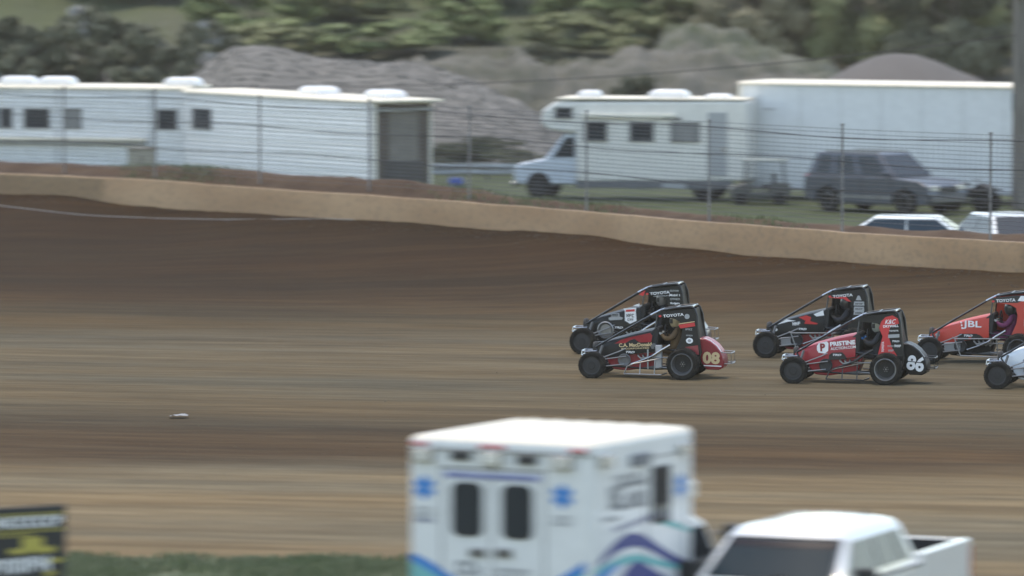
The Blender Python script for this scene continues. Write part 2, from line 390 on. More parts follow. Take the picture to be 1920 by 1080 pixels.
# infield grass verge at the near edge of the track
P = []
vx = np.linspace(-30, 34, 220)
for j in range(14):
    row = []
    for x in vx:
        edge = 86.7 - .117 * x - .4 * max(0, x + 1) + .9 * fbm(x, 0, .35) ; y = lerp(50, edge, (j / 13) ** .6)
        row.append((x, y, .03 - .028 * (j / 13) ** 6))
    P.append(row)
VERGE = np.array(P)
tag(grid_obj("infield_grass_verge", VERGE, mat("worn_verge", (.09, .085, .052), .95, col2=(.07, .095, .038), scale=.5, bump=.5, bscale=9)), kind="structure")
BLADE = mat("grass_blades", (.11, .14, .055), .8, col2=(.18, .195, .105), scale=1.2)
def blades(name, pts, h0, h1, label, m=BLADE, wd=.02):
    n = len(pts); pts = np.asarray(pts, np.float32); a = rng.uniform(0, 6.28, n); hh = rng.uniform(h0, h1, n); ww = rng.uniform(.6, 1.2, n) * wd
    le = rng.uniform(-.5, .5, (n, 2)) * hh[:, None]; dx = np.cos(a) * ww; dy = np.sin(a) * ww
    v = np.zeros((n, 3, 3), np.float32); v[:, 0] = pts + np.stack([dx, dy, 0 * dx], 1); v[:, 1] = pts - np.stack([dx, dy, 0 * dx], 1)
    v[:, 2] = pts + np.stack([le[:, 0], le[:, 1], hh], 1)
    me = bpy.data.meshes.new(name); fast_mesh(me, v.reshape(-1, 3), np.arange(n * 3).reshape(-1, 3)); me.materials.append(m)
    return tag(new_obj(name, me), label, "grass", kind="stuff")
pts = []
while len(pts) < 26000:
    x = random.uniform(-11, 3); edge = 86.7 - .117 * x - .4 * max(0, x + 1) + .9 * fbm(x, 0, .35); y = edge - abs(random.gauss(0, 2.2))
    if fbm(x, y, .5) + random.uniform(-.5, .5) > -.05: pts.append((x, y, .028))
blades("infield_grass", pts, .04, .13, "green grass along the near edge of the dirt track, left of the ambulance")
pts = []
while len(pts) < 52000:
    x = random.uniform(-4, 15); y = float(yw(x)) + random.uniform(4.5, 26)
    if fbm(x, y, .4) + random.uniform(-.6, .4) > -.2: pts.append((x, y, zpit(x, y)))
for cx_ in (-10.4, -9, -8.4, -1.2, .4, 2, 6):
    for _ in range(260):
        x = cx_ + random.gauss(0, .5); y = float(yw(x)) + random.uniform(.4, 2.4); pts.append((x, y, zpit(x, y)))
blades("pit_grass", pts, .05, .16, "grass and weeds on the earth mound and pit field behind the tan wall")
# dirt clods: loose stuff on the bank under the wall
def rocks(name, fn, n, s0, s1, m, label, cat):
    base = [(0, 0, 1), (.9, 0, .1), (.2, .85, 0), (-.75, .5, .1), (-.7, -.55, 0), (.3, -.9, .1), (0, 0, -.8)]
    fc = [(0, 1, 2), (0, 2, 3), (0, 3, 4), (0, 4, 5), (0, 5, 1), (6, 2, 1), (6, 3, 2), (6, 4, 3), (6, 5, 4), (6, 1, 5)]
    B = np.array(base); V = np.zeros((n, 7, 3)); Fc = np.zeros((n, 10, 3), int)
    for i in range(n):
        p = fn(); s = random.uniform(s0, s1) * random.choice((.5, .7, 1, 1)); a = random.uniform(0, 6.3)
        M_ = np.array([[math.cos(a), -math.sin(a), 0], [math.sin(a), math.cos(a), 0], [0, 0, random.uniform(.5, 1)]])
        V[i] = (B * (1 + rng.uniform(-.25, .25, (7, 3)))) @ M_.T * s + np.array(p); Fc[i] = np.array(fc) + i * 7
    me = bpy.data.meshes.new(name); fast_mesh(me, V.reshape(-1, 3), Fc.reshape(-1, 3)); me.materials.append(m)
    return tag(new_obj(name, me), label, cat, kind="stuff")
def cl():
    x = random.uniform(-17, 15); y = float(yw(x)) - abs(random.gauss(0, 1.2)) - .15; return (x, y, zbank(x, y))
rocks("dirt_clods", cl, 1500, .015, .05, mat("clod_dirt", (.05, .038, .03), .95, var=.3), "dark dirt clods thrown up along the foot of the tan wall", "dirt clods")
def cl2():
    x = random.uniform(-12, 14); return (x, random.uniform(92, 130), .0)
rocks("loose_crumbs", cl2, 1800, .006, .016, mat("crumb_dirt", (.10, .082, .062), .95, var=.35), "small loose dirt crumbs scattered over the racing surface", "dirt crumbs")

# ------------------------------------------------------------ wall
WALLM = mat("mud_plastered_concrete", (.235, .155, .085), .9, col2=(.305, .215, .125), scale=.55, stretch=(.5, .5, 2.2), bump=.2, bscale=5, var=.1, dirt=.55)
wx = np.linspace(-24, 24, 170); rings = []
for x in wx:
    y = float(yw(x)); nx, ny = .7, .71; zt = 1.51 + .02 * fbm(x, 1, .8) ; k = .02 * fbm(x, 5, .6)
    rings.append([(x, y + k, .2), (x, y + k, zt - .03), (x, y + k + .03, zt), (x + .12, y + .2, zt), (x + .12, y + .22, .2)])
b_ = MB(); b_.rings(rings); o = b_.build("track_wall", WALLM, smooth=True, angle=35)
tag(o, "low tan mud-plastered concrete wall curving round the outside of the track", "wall")
# ------------------------------------------------------------ catch fence
def fpos(px, off=.75):
    x = (px - 960) / 72.
    for _ in range(12): x = (px - 960) * (float(yw(x)) + off) / F
    return x, float(yw(x)) + off
FENCEP = mat("galvanised_post", (.25, .245, .24), .6, metal=.4, var=.2); FENCEW = mat("fence_wire", (.12, .12, .125), .5, metal=.6)
CABLE = mat("dark_cable", (.02, .02, .022), .6)
fen = thing("catch_fence", "tall wire catch fence on posts standing behind the tan track wall", "fence", (fpos(900)[0], fpos(900)[1], 1.4))
fo = Vector(fen.location)
def ftop(x): return 3.95 + .03 * math.sin(x)
for px in (-120, 120, 290, 487, 692, 880, 1100, 1330, 1580, 1858, 2150):
    x, y = fpos(px); z0 = 1.1; zt = ftop(x)
    q = MB(); q.tube([Vector((x, y, z0)) - fo, Vector((x, y, zt)) - fo], .028, 8); q.tube([Vector((x, y, zt)) - fo, Vector((x, y, zt + .05)) - fo], .045, 8)
    for z in (1.9, 2.5, 3.1, 3.7): q.box(Vector((x, y - .06, z)) - fo, (.09, .03, .04))
    q.build("fence_post", FENCEP, fen, smooth=True)
fx = [fpos(p)[0] for p in range(-200, 2260, 40)]; fy = [fpos(p)[1] for p in range(-200, 2260, 40)]
z = 1.75; k = 0
while z < 3.93:
    amp = .012 * math.sin(k * 1.7); q = MB()
    q.tube([Vector((x, y - .06, z + amp * math.sin(x * 1.3 + k) - (0 if True else 0))) - fo for x, y in zip(fx, fy)], .006, 4)
    q.build("fence_wire", FENCEW, fen, smooth=True); z += .098; k += 1
q = MB()
for i in range(len(fx) - 1):
    for t in np.linspace(0, 1, 5)[:-1]:
        x = lerp(fx[i], fx[i + 1], t); y = lerp(fy[i], fy[i + 1], t)
        q.tube([Vector((x, y - .052, 1.75)) - fo, Vector((x, y - .052, 3.92)) - fo], .0022, 3)
tag(q.build("wire_uprights", FENCEW, fen), kind="stuff")
for zc in (2.42, 3.13, 3.74):
    q = MB(); q.tube([Vector((x, y - .12, zc + .05 * math.sin((x + zc * 3) * .9))) - fo for x, y in zip(fx, fy)], .012, 6); q.build("tension_cable", CABLE, fen, smooth=True)

# grey utility pole with a white fitting at the right edge
pp = at(1913, 392, 0.05)
pol = thing("utility_pole", "weathered grey wooden pole at the right edge with a white lamp head", "utility pole", pp)
q = MB(); q.tube([(0, 0, 0), (0, 0, 5), (0, 0, 10.2)], .25, 16, r2=.2); q.build("shaft", mat("weathered_wood", (.16, .145, .125), .85, var=.3, scale=4, stretch=(3, 3, .3), bump=.4), pol, smooth=True)
q = MB(); q.lathe([(.02, .2), (.16, .18), (.24, .0), (.27, -.14), (.2, -.16)], (-.02, -.5, 6.5), 'z', 18); q.build("lamp_head", WHITE, pol, smooth=True)
q = MB(); q.tube([(0, -.1, 6.3), (-.0, -.35, 6.6), (-.02, -.5, 6.7)], .03, 8); q.build("lamp_bracket", GREY, pol, smooth=True)
q = MB(); q.box((-.2, -.12, 3.2), (.12, .1, .5)); q.build("junction_box", GREY, pol, bevel=.01)
a = at(-900, 90, 5.5) ; pts = []
q = MB(); o0 = Vector((-32, 205, 4.9)); o1 = pp + Vector((0, -.2, 5.2)); n = 40
pts = [o0.lerp(o1, i / n) + Vector((0, 0, -1.75 * 4 * (i / n) * (1 - i / n))) for i in range(n + 1)]
q.tube([p - o0 for p in pts], .016, 5); o = q.build("overhead_cable", CABLE, smooth=True); o.location = o0
tag(o, "thin black overhead cable sagging in front of the gravel pile to the grey pole", "cable")

# pale cord lying on the dirt bank
q = MB(); L0 = None; pts = []
for px, py in ((-120, 374), (0, 385), (60, 392), (100, 397), (150, 402), (200, 405), (300, 409), (420, 411), (560, 410), (620, 407), (668, 402)):
    z = .6
    for _ in range(25): p = at(px, py, z); z = .5 * z + .5 * (zbank(p.x, min(p.y, float(yw(p.x)) - .05)) + .012)
    p = at(px, py, z); p.y = min(p.y, float(yw(p.x)) - .04); pts.append(p)
q.tube([p - pts[0] for p in pts], .009, 6); o = q.build("hose_line", mat("pale_hose", (.3, .3, .3), .6), smooth=True); o.location = pts[0]
tag(o, "thin pale hose lying across the dark dirt bank below the wall, upper left", "hose")
# crumpled white litter on the track
p = at(333, 783, 0.02); q = MB(); gv = []
for i in range(6):
    for j in range(4): gv.append(((i - 2.5) * .065, (j - 1.5) * .1, .03 * random.random() + (.02 if 0 < i < 5 else .005)))
q.add(gv, [(i * 4 + j, i * 4 + j + 1, i * 4 + j + 5, i * 4 + j + 4) for i in range(5) for j in range(3)])
o = q.build("crumpled_paper", mat("dull_white_paper", (.24, .24, .24), .8)); o.location = p; tag(o, "small crumpled white sheet lying on the dirt track, left half", "litter")

# ------------------------------------------------------------ gravel piles
GRAV = mat("grey_gravel", (.125, .120, .108), .9, col2=(.180, .170, .153), scale=.9, stretch=(1, 1, 2.5), bump=.8, bscale=7)
GRAVD = mat("fine_dark_gravel", (.095, .086, .078), .9, col2=(.107, .097, .088), scale=.7, bump=.4, bscale=14)
def pile(name, cx, cy, prof, depth, m, label, cat, rough=.15, nx=90, ny=36, n2=.5):
    """prof: (x, crest height) pairs"""
    X0, X1 = prof[0][0], prof[-1][0]; px_ = [a for a, _ in prof]; pz = [b for _, b in prof]
    P = np.zeros((ny, nx, 3))
    for i in range(ny):
        v = -1 + 2 * i / (ny - 1)
        for j in range(nx):
            x = lerp(X0, X1, j / (nx - 1)); hc = interp(x, px_, pz); f = max(0, 1 - abs(v) ** 1.25)
            P[i, j] = (x - cx, v * depth, hc * f + rough * fbm(x, v * depth, n2) * min(1, hc * 2) * (f > 0) * min(1, f * 3) - .05)
    o = grid_obj(name, P, m); o.location = (cx, cy, 0); return tag(o, label, cat), P
YP = 216.; s0 = F / YP
def zc(py, Y): return H - (py - YH) / (F / Y)
prof = [((px - 960) / s0, max(0, zc(py, YP))) for px, py in ((250, 250), (340, 150), (400, 105), (440, 84), (520, 86), (600, 104), (640, 103), (700, 112), (760, 108), (830, 122), (900, 150), (950, 178), (1000, 207), (1040, 235), (1090, 256))]
go, GP = pile("gravel_pile", -6, YP, prof, 7.5, GRAV, "big light grey gravel heap between the two white trailers", "gravel pile", .22, 140, 44, .6)
def rk():
    while True:
        i = random.randrange(GP.shape[0] // 2); j = random.randrange(GP.shape[1]); p = GP[i, j]
        if p[2] > .2: return (p[0] - 6 + random.uniform(-.1, .1), p[1] + YP, p[2] + random.uniform(-.02, .03))
rocks("loose_rocks", rk, 7000, .03, .09, mat("pale_rock", (.125, .120, .107), .9, col2=(.190, .180, .160), scale=1.5), "loose broken rock covering the big light grey gravel heap", "rocks")
Y2 = 222.; s2 = F / Y2
prof = [((px - 960) / s2, max(0, zc(py, Y2))) for px, py in ((1330, 250), (1400, 200), (1470, 165), (1530, 152), (1560, 140), (1600, 118), (1640, 101), (1680, 95), (1720, 98), (1760, 112), (1800, 130), (1840, 146), (1880, 162), (1960, 210), (2010, 250))]
pile("gravel_cone", 13.5, Y2, prof, 8, GRAVD, "smooth dark grey cone of fine gravel behind the long white trailer", "gravel pile", .05, 90, 40)
Y3 = 236.; s3 = F / Y3
prof = [((px - 960) / s3, max(0, zc(py, Y3))) for px, py in ((620, 235), (700, 140), (780, 108), (860, 96), (960, 104), (1040, 120), (1120, 112), (1200, 92), (1260, 88), (1330, 100), (1390, 120), (1450, 128), (1540, 150), (1640, 235))]
pile("rubble_bank", 2, Y3, prof, 7, mat("brown_rubble", (.078, .078, .056), .95, col2=(.135, .127, .108), scale=.7, stretch=(.6, 1, 2.4), bump=.9, bscale=3), "brown grey bank of rubble and soil behind the motorhome", "rubble bank", .75, 200, 60, .8)
Y4 = 243.; s4 = F / Y4
prof = [((px - 960) / s4, max(0, zc(py, Y4))) for px, py in ((1150, 235), (1210, 110), (1260, 60), (1320, 50), (1390, 66), (1440, 92), (1500, 106), (1560, 135), (1620, 235))]
pile("rubble_mound", 8, Y4, prof, 6, mat("weedy_rubble", (.065, .075, .04), .95, col2=(.14, .138, .11), scale=.8, stretch=(.6, 1, 2.6), bump=.9, bscale=3), "pale rubble mound with weeds on the slope above the motorhome", "rubble mound", .8, 150, 60, .9)

# ------------------------------------------------------------ trees and shrubs
LEAF = [mat("olive_leaves", (.145, .16, .068), .8, col2=(.21, .22, .10), scale=.9), mat("dark_leaves", (.075, .080, .05), .85, col2=(.135, .135, .083), scale=.7),
        mat("bright_leaves", (.135, .17, .06), .8, col2=(.205, .24, .10), scale=1.2), mat("brown_leaves", (.17, .155, .094), .85, col2=(.26, .235, .145), scale=.8)]
PALEL = mat("pale_leaves", (.24, .24, .225), .8, col2=(.40, .40, .385), scale=1.5)  # paler leaf colour for some crown clumps
BARK = mat("bark", (.09, .075, .06), .9, var=.3, scale=6, stretch=(2, 2, .4), bump=.5)
_crowns = {}
def crown_mesh(key, nclump, nleaf, rx, ry, rz, leaf, mats, pale=0.):
    if key in _crowns: return _crowns[key]
    rd = np.random.default_rng(hash(key) % 1000 if False else sum(map(ord, key)))
    u = rd.normal(size=(nclump, 3)); u /= np.linalg.norm(u, axis=1)[:, None]; rr = rd.uniform(.35, 1, nclump) ** .6
    C_ = u * rr[:, None] * np.array([rx, ry, rz]); C_[:, 2] = np.where(C_[:, 2] < -.55 * rz, -.55 * rz + rd.uniform(0, .3, nclump), C_[:, 2])
    R_ = rd.uniform(.14, .30, nclump) * (rx + rz) / 2 * (.72 if nclump > 70 and nclump < 100 else 1)
    ci = rd.integers(0, nclump, nleaf); d = rd.normal(size=(nleaf, 3)); d /= np.linalg.norm(d, axis=1)[:, None]
    p = C_[ci] + d * (R_[ci] * rd.uniform(.5, 1.05, nleaf))[:, None] * np.array([1, 1, .7])
    a = rd.normal(size=(nleaf, 3)); a /= np.linalg.norm(a, axis=1)[:, None]; b = np.cross(a, d); b /= np.linalg.norm(b, axis=1)[:, None] + 1e-6
    s = (leaf * rd.uniform(.6, 1.3, nleaf))[:, None]
    v = np.stack([p - a * s, p - b * s * .55, p + a * s, p + b * s * .55], 1).reshape(-1, 3)
    me = bpy.data.meshes.new("crown"); fast_mesh(me, v, np.arange(nleaf * 4).reshape(-1, 4))
    for m in mats: me.materials.append(m)
    mi = np.zeros(len(me.polygons), np.int32)
    if len(mats) > 1:
        pc = set(rd.choice(nclump, max(1, int(nclump * pale)), replace=False).tolist()); mi = np.array([1 if c in pc else 0 for c in ci], np.int32)[:len(me.polygons)]
    me.polygons.foreach_set("material_index", mi); _crowns[key] = me; return me
def tree(name, label, cat, px, Y, zg, h, w_, key, mats, nleaf, leaf=.13, pale=0, group=None, trunkf=.35):
    x = (px - 960) * Y / F; t = thing(name, label, cat, (x, Y, zg - .1), random.uniform(0, 6), group)
    me = crown_mesh(key, 80 if pale else 34, nleaf, 1, 1, 1, leaf, mats, pale); c = new_obj("crown", me, t); c.scale = (w_ / 2, w_ / 2, h * (1 - trunkf) * .55); c.location = (0, 0, h * (1 - (1 - trunkf) * .52))
    q = MB(); r = .03 * h ** .8 + .02; q.tube([(0, 0, 0), (.03 * h, .01, h * .25), (0, .02 * h, h * .5), (-.02 * h, 0, h * .8)], r, 8, r2=r * .3)
    for i in range(6):
        a = i * 1.05 + random.random(); z0 = h * (.22 + .08 * i); l = w_ * .36
        q.tube([(0.01, 0, z0), (math.cos(a) * l * .5, math.sin(a) * l * .5, z0 + .08 * h), (math.cos(a) * l, math.sin(a) * l, z0 + .2 * h)], r * .45, 5, r2=r * .12)
    q.build("trunk", BARK, t, smooth=True); return t
left = [(-70, 226, 5.4, 5.8, "left_most dark tree, partly cut off by the left edge"), (60, 222, 4.9, 5.2, "dark tree with pale leaf patches behind the left trailer, near the left edge"),
        (190, 226, 5.2, 5.6, "dark tree with pale leaf patches behind the middle of the left trailer"), (320, 221, 4.7, 5.0, "dark rounded tree above the roof unit, just left of the gravel heap"),
        (395, 231, 4.6, 3.6, "narrow olive tree at the left shoulder of the gravel heap")]
left[0] = (-70, 226, 5.4, 5.8, "dark tree at the far left, partly cut off by the frame")
for i, (px, Y, h, w_, lb) in enumerate(left):
    tree("broadleaf_tree", lb, "tree", px, Y, .0, h, w_, "darktree%d" % (i % 2), [LEAF[1], PALEL], 11000, .075, .17 if i < 4 else 0, "dark trees behind the left trailer", -.02)
right = [(1420, 256, 6.0, 6.0, 3, "brown olive tree above the left end of the long white trailer"), (1520, 262, 7.0, 6.4, 3, "tall brown olive tree left of the dark gravel cone"),
         (1610, 255, 6.2, 5.2, 0, "olive tree straight behind the dark gravel cone's left slope"), (1700, 264, 7.4, 6.4, 1, "dark tree rising behind the top of the gravel cone"),
         (1790, 252, 6.4, 5.4, 1, "dark green tree to the right of the gravel cone"), (1872, 258, 7.0, 5.2, 0, "olive tree beside the grey pole at the right"), (1990, 262, 8, 5, 1, "dark tree just outside the right edge behind the pole")]
for i, (px, Y, h, w_, k, lb) in enumerate(right):
    x = (px - 960) * Y / F; tree("broadleaf_tree", lb, "tree", px, Y, hill_z(x, Y), h, w_, "rt%d" % k, [LEAF[k]], 15000, .085, 0, "trees on the slope behind the long white trailer", -.05)
shr = [(470, 262, 2.4, 5, 2, "broad light green shrub above the left shoulder of the gravel heap"), (560, 275, 3.2, 6, 0, "wide olive shrub high on the slope above the gravel heap"),
       (660, 268, 2.4, 5, 0, "olive shrub on the slope above the middle of the gravel heap"), (770, 280, 3.6, 6, 0, "large olive shrub high on the slope, centre left"),
       (860, 262, 2.2, 4, 2, "light green shrub on the slope at the centre"), (940, 276, 3.0, 6, 0, "wide olive shrub at the top edge near the centre"),
       (1000, 250, 1.7, 2.2, 1, "small round dark shrub on the slope left of the motorhome roof"), (1190, 232, 2.2, 1.9, 1, "dark green bush standing above the motorhome's rear roof"),
       (1100, 270, 2.8, 5, 2, "pale green shrub on the slope above the motorhome"), (1240, 280, 3.2, 6, 0, "olive shrub high on the slope right of centre"),
       (1330, 272, 3.0, 5, 3, "brownish shrub above the pale rubble mound"), (1400, 250, 1.6, 2.6, 2, "bright green shrub beside the pale rubble mound"),
       (1560, 243, 1.3, 1.8, 2, "small bright shrub at the left foot of the gravel cone"), (1010, 228, .9, 1.2, 2, "small bright green weed clump at the right end of the gravel heap"),
       (380, 272, 3.5, 6, 0, "olive shrub above the dark trees at upper left"), (220, 275, 3.5, 7, 2, "light green shrub over the dark trees at upper left"),
       (60, 278, 4, 7, 0, "olive shrub in the top left corner"), (1150, 248, 1.3, 2.4, 0, "low olive shrub on the rubble bank above the motorhome"),
       (1290, 262, 2.6, 5.5, 0, "wide olive shrub just behind the crest of the pale rubble mound"), (1080, 258, 1.8, 4.5, 0, "low wide olive shrub on the slope left of the rubble mound"), (720, 256, 1.5, 5, 2, "low light green scrub behind the crest of the gravel heap"), (520, 256, 1.6, 5, 0, "low olive scrub behind the left crest of the gravel heap"), (1225, 268, 2.6, 5, 2, "light green shrub between the two rubble heaps")]
for i, (px, Y, h, w_, k, lb) in enumerate(shr):
    w_ *= 1.15
    x = (px - 960) * Y / F
    zg = hill_z(x, Y)
    if px in (1190,): zg = .3
    if px == 1010: zg = .2
    tree("shrub", lb, "shrub", px, Y, zg, h, w_, "sh%d" % k, [LEAF[k]], 6000, .085, 0, "shrubs on the hillside", .02)
# low hedge and guard rail in front of the gravel
q = thing("low_hedge", "low dark hedge along the foot of the gravel heap", "hedge", (-1.3, 206, 0))
me = crown_mesh("hedge", 60, 9000, 1, 1, 1, .05, [LEAF[1]]); c = new_obj("foliage", me, q); c.scale = (2.3, .7, .8); c.location = (0, 0, .45)
hd = q
for i in range(9): q = MB(); q.tube([(-2.0 + i * .5, 0, 0), (-2 + i * .5, 0, .7)], .012, 5); q.build("stem", BARK, hd)
a = at(770, 331, 0.0); a = Vector(((770 - 960) * 201 / F, 201, 0)); t = thing("guard_rail", "low pale guard rail between the left trailer and the motorhome", "guard rail", a)
for z in (.3, .5): q = MB(); q.box((2.4, 0, z), (5.4, .05, .13)); q.build("rail", mat("pale_rail", (.4, .42, .43), .5, var=.1), t, bevel=.01)
for i in range(5): q = MB(); q.box((.1 + i * 1.2, .06, .28), (.08, .06, .58)); q.build("post", GREY, t)
p = at(855, 356, 0.02); t = thing("plastic_barrel", "small blue plastic barrel on the grass left of the motorhome", "barrel", p)
q = MB(); q.lathe([(.20, 0), (.235, .05), (.24, .2), (.235, .33), (.20, .38)], (0, 0, 0), 'z', 18); q.build("drum", mat("blue_plastic", (.03, .075, .32), .45), t, smooth=True)
q = MB(); q.lathe([(.19, .381), (.2, .40), (.05, .41)], (0, 0, 0), 'z', 18); q.build("lid", mat("dark_blue_plastic", (.02, .04, .2), .45), t, smooth=True)

# ------------------------------------------------------------ generic vehicle pieces
def wheel(parent, x, y, z, r, wd, rimm=STEEL, tyre=RUBBER, side=-1, spokes=5, name="wheel"):
    t = new_obj(name, None, parent); t.location = (x, y, z); t.empty_display_size = .1
    h = wd / 2; q = MB(); q.lathe([(r * .64, -h * .8), (r * .72, -h), (r * .93, -h * .96), (r, -h * .6), (r, h * .6), (r * .93, h * .96), (r * .72, h), (r * .64, h * .8)], n=28)
    q.build("tyre", tyre, t, smooth=True)
    q = MB(); q.lathe([(r * .645, h * .7), (r * .645, -h * .82), (r * .60, -h * .86), (r * .58, -h * .5), (r * .3, -h * .2), (.001, -h * .2)] if side < 0 else [(r * .645, -h * .7), (r * .645, h * .82), (r * .60, h * .86), (r * .58, h * .5), (r * .3, h * .2), (.001, h * .2)], n=28, cap=False)
    for i in range(spokes):
        a = 2 * math.pi * i / spokes; q.box((math.cos(a) * r * .36, side * h * .5, math.sin(a) * r * .36), (r * .5, .03, r * .13), ry=-a)
    q.box((0, side * h * .5, 0), (r * .22, .05, r * .22)); q.build("rim", rimm, t, smooth=True, angle=30); return t
def quad_panel(name, pts, m, parent, th=.012):
    """thin glass plate from 3-d corners, pushed out along its normal"""
    pts = [Vector(p) for p in pts]; n = (pts[1] - pts[0]).cross(pts[-1] - pts[0]).normalized(); q = MB(); q.rings([pts, [p + n * th for p in pts]]); return q.build(name, m, parent)
def cabin(parent, xb0, xb1, xt0, xt1, wb, wt, zb, zt, paint, gl=GLASS, splits=(.5,), sidef=(.06, .95), bev=.06, name="cabin", pill=.06):
    """greenhouse: rear at x0, front at x1 (forward = +x)"""
    q = MB(); q.rings([[(xb0, -wb, zb), (xb1, -wb, zb), (xb1, wb, zb), (xb0, wb, zb)], [(xt0, -wt, zt), (xt1, -wt, zt), (xt1, wt, zt), (xt0, wt, zt)]])
    q.build(name, paint, parent, bevel=bev, seg=3)
    v0, v1 = .12, .86
    def L_(u, v, sd): # along side
        xb = lerp(xb0, xb1, u); xt = lerp(xt0, xt1, u); y = lerp(wb, wt, v); return (lerp(xb, xt, v), sd * (y + .004), lerp(zb, zt, v))
    ed = [sidef[0]] + list(splits) + [sidef[1]]
    for sd in (-1, 1):
        for a, b in zip(ed[:-1], ed[1:]):
            a2 = a + pill * .5; b2 = b - pill * .5; pts = [L_(a2, v0, sd), L_(b2, v0, sd), L_(b2, v1, sd), L_(a2, v1, sd)]
            if sd > 0: pts = pts[::-1]
            quad_panel("side_window", pts, gl, parent)
    for nm, x_b, x_t, sgn in (("windshield", xb1, xt1, 1), ("rear_window", xb0, xt0, -1)):
        pts = [(lerp(x_b, x_t, v) + sgn * .004, lerp(wb, wt, v) * k, lerp(zb, zt, v)) for v, k in ((.08, -.9), (.08, .9), (.88, .88), (.88, -.88))]
        if sgn < 0: pts = pts[::-1]
        quad_panel(nm, pts, gl, parent)
def body(parent, prof, w_, paint, name="body", bev=.07, seg=3):
    q = MB(); q.prism(prof, -w_, w_); return q.build(name, paint, parent, bevel=bev, seg=seg)

# ------------------------------------------------------------ trailers and pit vehicles
def siding_wall(name, x0, x1, y, z0, z1, m, parent, pitch=.15, out=-1, d=.03):
    q = MB(); z = z0
    while z < z1 - .01:
        zt = min(z + pitch, z1); q.add([(x0, y, z), (x1, y, z), (x1, y + out * d, z + .012), (x0, y + out * d, z + .012), (x1, y + out * .001, zt), (x0, y + out * .001, zt)], [(0, 1, 2, 3), (3, 2, 4, 5)]); z = zt
    return q.build(name, m, parent)
def win(parent, x, y, z, w_, h, gl=GLASS, out=-1, name="window"):
    q = MB(); t_ = .05
    for cx_, cz_, a, b in ((x, z + h / 2, w_ + .08, t_), (x, z - h / 2, w_ + .08, t_), (x - w_ / 2, z, t_, h), (x + w_ / 2, z, t_, h)): q.box((cx_, y + out * .02, cz_), (a, .045, b))
    f = q.build(name, GREY, parent); q = MB(); q.box((x, y + out * .01, z), (w_ - .03, .02, h - .03)); q.build("pane", gl, f); return f
def roof_unit(parent, x, y, z, l=1.0, w_=.7, h=.26, m=WHITE):
    q = MB(); q.rings([[(x - l / 2, y - w_ / 2, z), (x + l / 2, y - w_ / 2, z), (x + l / 2, y + w_ / 2, z), (x - l / 2, y + w_ / 2, z)],
                       [(x - l * .46, y - w_ / 2, z + h * .6), (x + l * .46, y - w_ / 2, z + h * .6), (x + l * .46, y + w_ / 2, z + h * .6), (x - l * .46, y + w_ / 2, z + h * .6)],
                       [(x - l * .33, y - w_ * .4, z + h), (x + l * .33, y - w_ * .4, z + h), (x + l * .33, y + w_ * .4, z + h), (x - l * .33, y + w_ * .4, z + h)]])
    q.box((x, y, z - .01), (l * .8, w_ * .8, .06)); q.build("air_conditioner", m, parent, bevel=.03)
def box_trailer(t, L_, W_, z0, zt, wallm, roofm, siding=True):
    """local: near face at y=0 facing -y, x from 0 to L"""
    q = MB(); q.box((L_ / 2, W_ / 2 + .01, (z0 + zt) / 2), (L_ - .02, W_ - .02, zt - z0)); q.build("shell", wallm, t, bevel=.03)
    if siding: siding_wall("siding", .03, L_ - .03, -.002, z0 + .03, zt - .1, wallm, t)
    q = MB(); q.rings([[(-.06, -.07, zt), (L_ + .06, -.07, zt), (L_ + .06, W_ + .07, zt), (-.06, W_ + .07, zt)], [(-.03, .0, zt + .09), (L_ + .03, .0, zt + .09), (L_ + .03, W_, zt + .09), (-.03, W_, zt + .09)]])
    q.build("roof", roofm, t, bevel=.02)
ROOF = mat("cream_roof", (.74, .68, .55), .6, var=.04, dirt=.2)
# A: long trailer at the left edge, nearly broadside
s = 60.2; xr = (350 - 960) / s; a17 = R(-14)
LA = 12.0; t = thing("travel_trailer", "long white travel trailer at the left edge with dark windows and a cream stripe", "trailer", (xr - LA * math.cos(a17), 191 - LA * math.sin(a17) , 0), a17)
box_trailer(t, LA, 2.45, .45, 3.32, SIDING, ROOF)
def lx(px): return LA - ((350 - px) / s) / math.cos(a17)
for px, w_, gl in ((-30, .6, CURT), (5, .35, GLASS), (64, .80, GLASS), (132, .55, CURT), (313, .62, GLASS)): win(t, lx(px), -.012, 2.38, w_, .58, gl)
for px in (10, 85, 338 - 12): roof_unit(t, lx(px), 1.0, 3.41, 1.15)
q = MB(); q.box((lx(90), -.12, 1.74), (lx(275) - lx(-95), .3, .09)); q.build("awning_rail", ROOF, t, bevel=.01)
q = MB(); q.box((lx(90), -.10, 1.64), (lx(275) - lx(-95), .12, .13)); q.build("awning_roll", mat("grey_canvas", (.38, .38, .38), .8), t, bevel=.02)
for px in (103, 283): q = MB(); q.box((lx(px), -.02, 1.9), (.05, .03, 2.8)); q.build("corner_trim", PGREY, t)
for x in (5.2, 6.1): wheel(t, x, .14, .36, .36, .22)
q = MB(); q.box((5.6, .06, .62), (2.2, .12, .12)); q.build("wheel_skirt", GREY, t, bevel=.02)
# B: second trailer, end turned to the camera
LB = 11.2; s = 63.4; aB = R(-57); ex, ey = math.cos(aB), math.sin(aB); end = Vector(((700 - 960) / s, F / s, 0)); o0 = end - Vector((ex, ey, 0)) * LB
t = thing("travel_trailer", "white ribbed trailer with end wall coloured as shaded brown, left of the gravel heap", "trailer", o0, aB)
box_trailer(t, LB, 2.0, .4, 3.25, SIDING, ROOF)
win(t, 1.15, -.012, 2.45, 1.1, .6)
for x in (LB - .9 - 0.2, LB - 4.9): roof_unit(t, x, 1.1, 3.34, 1.2, .8, .24)
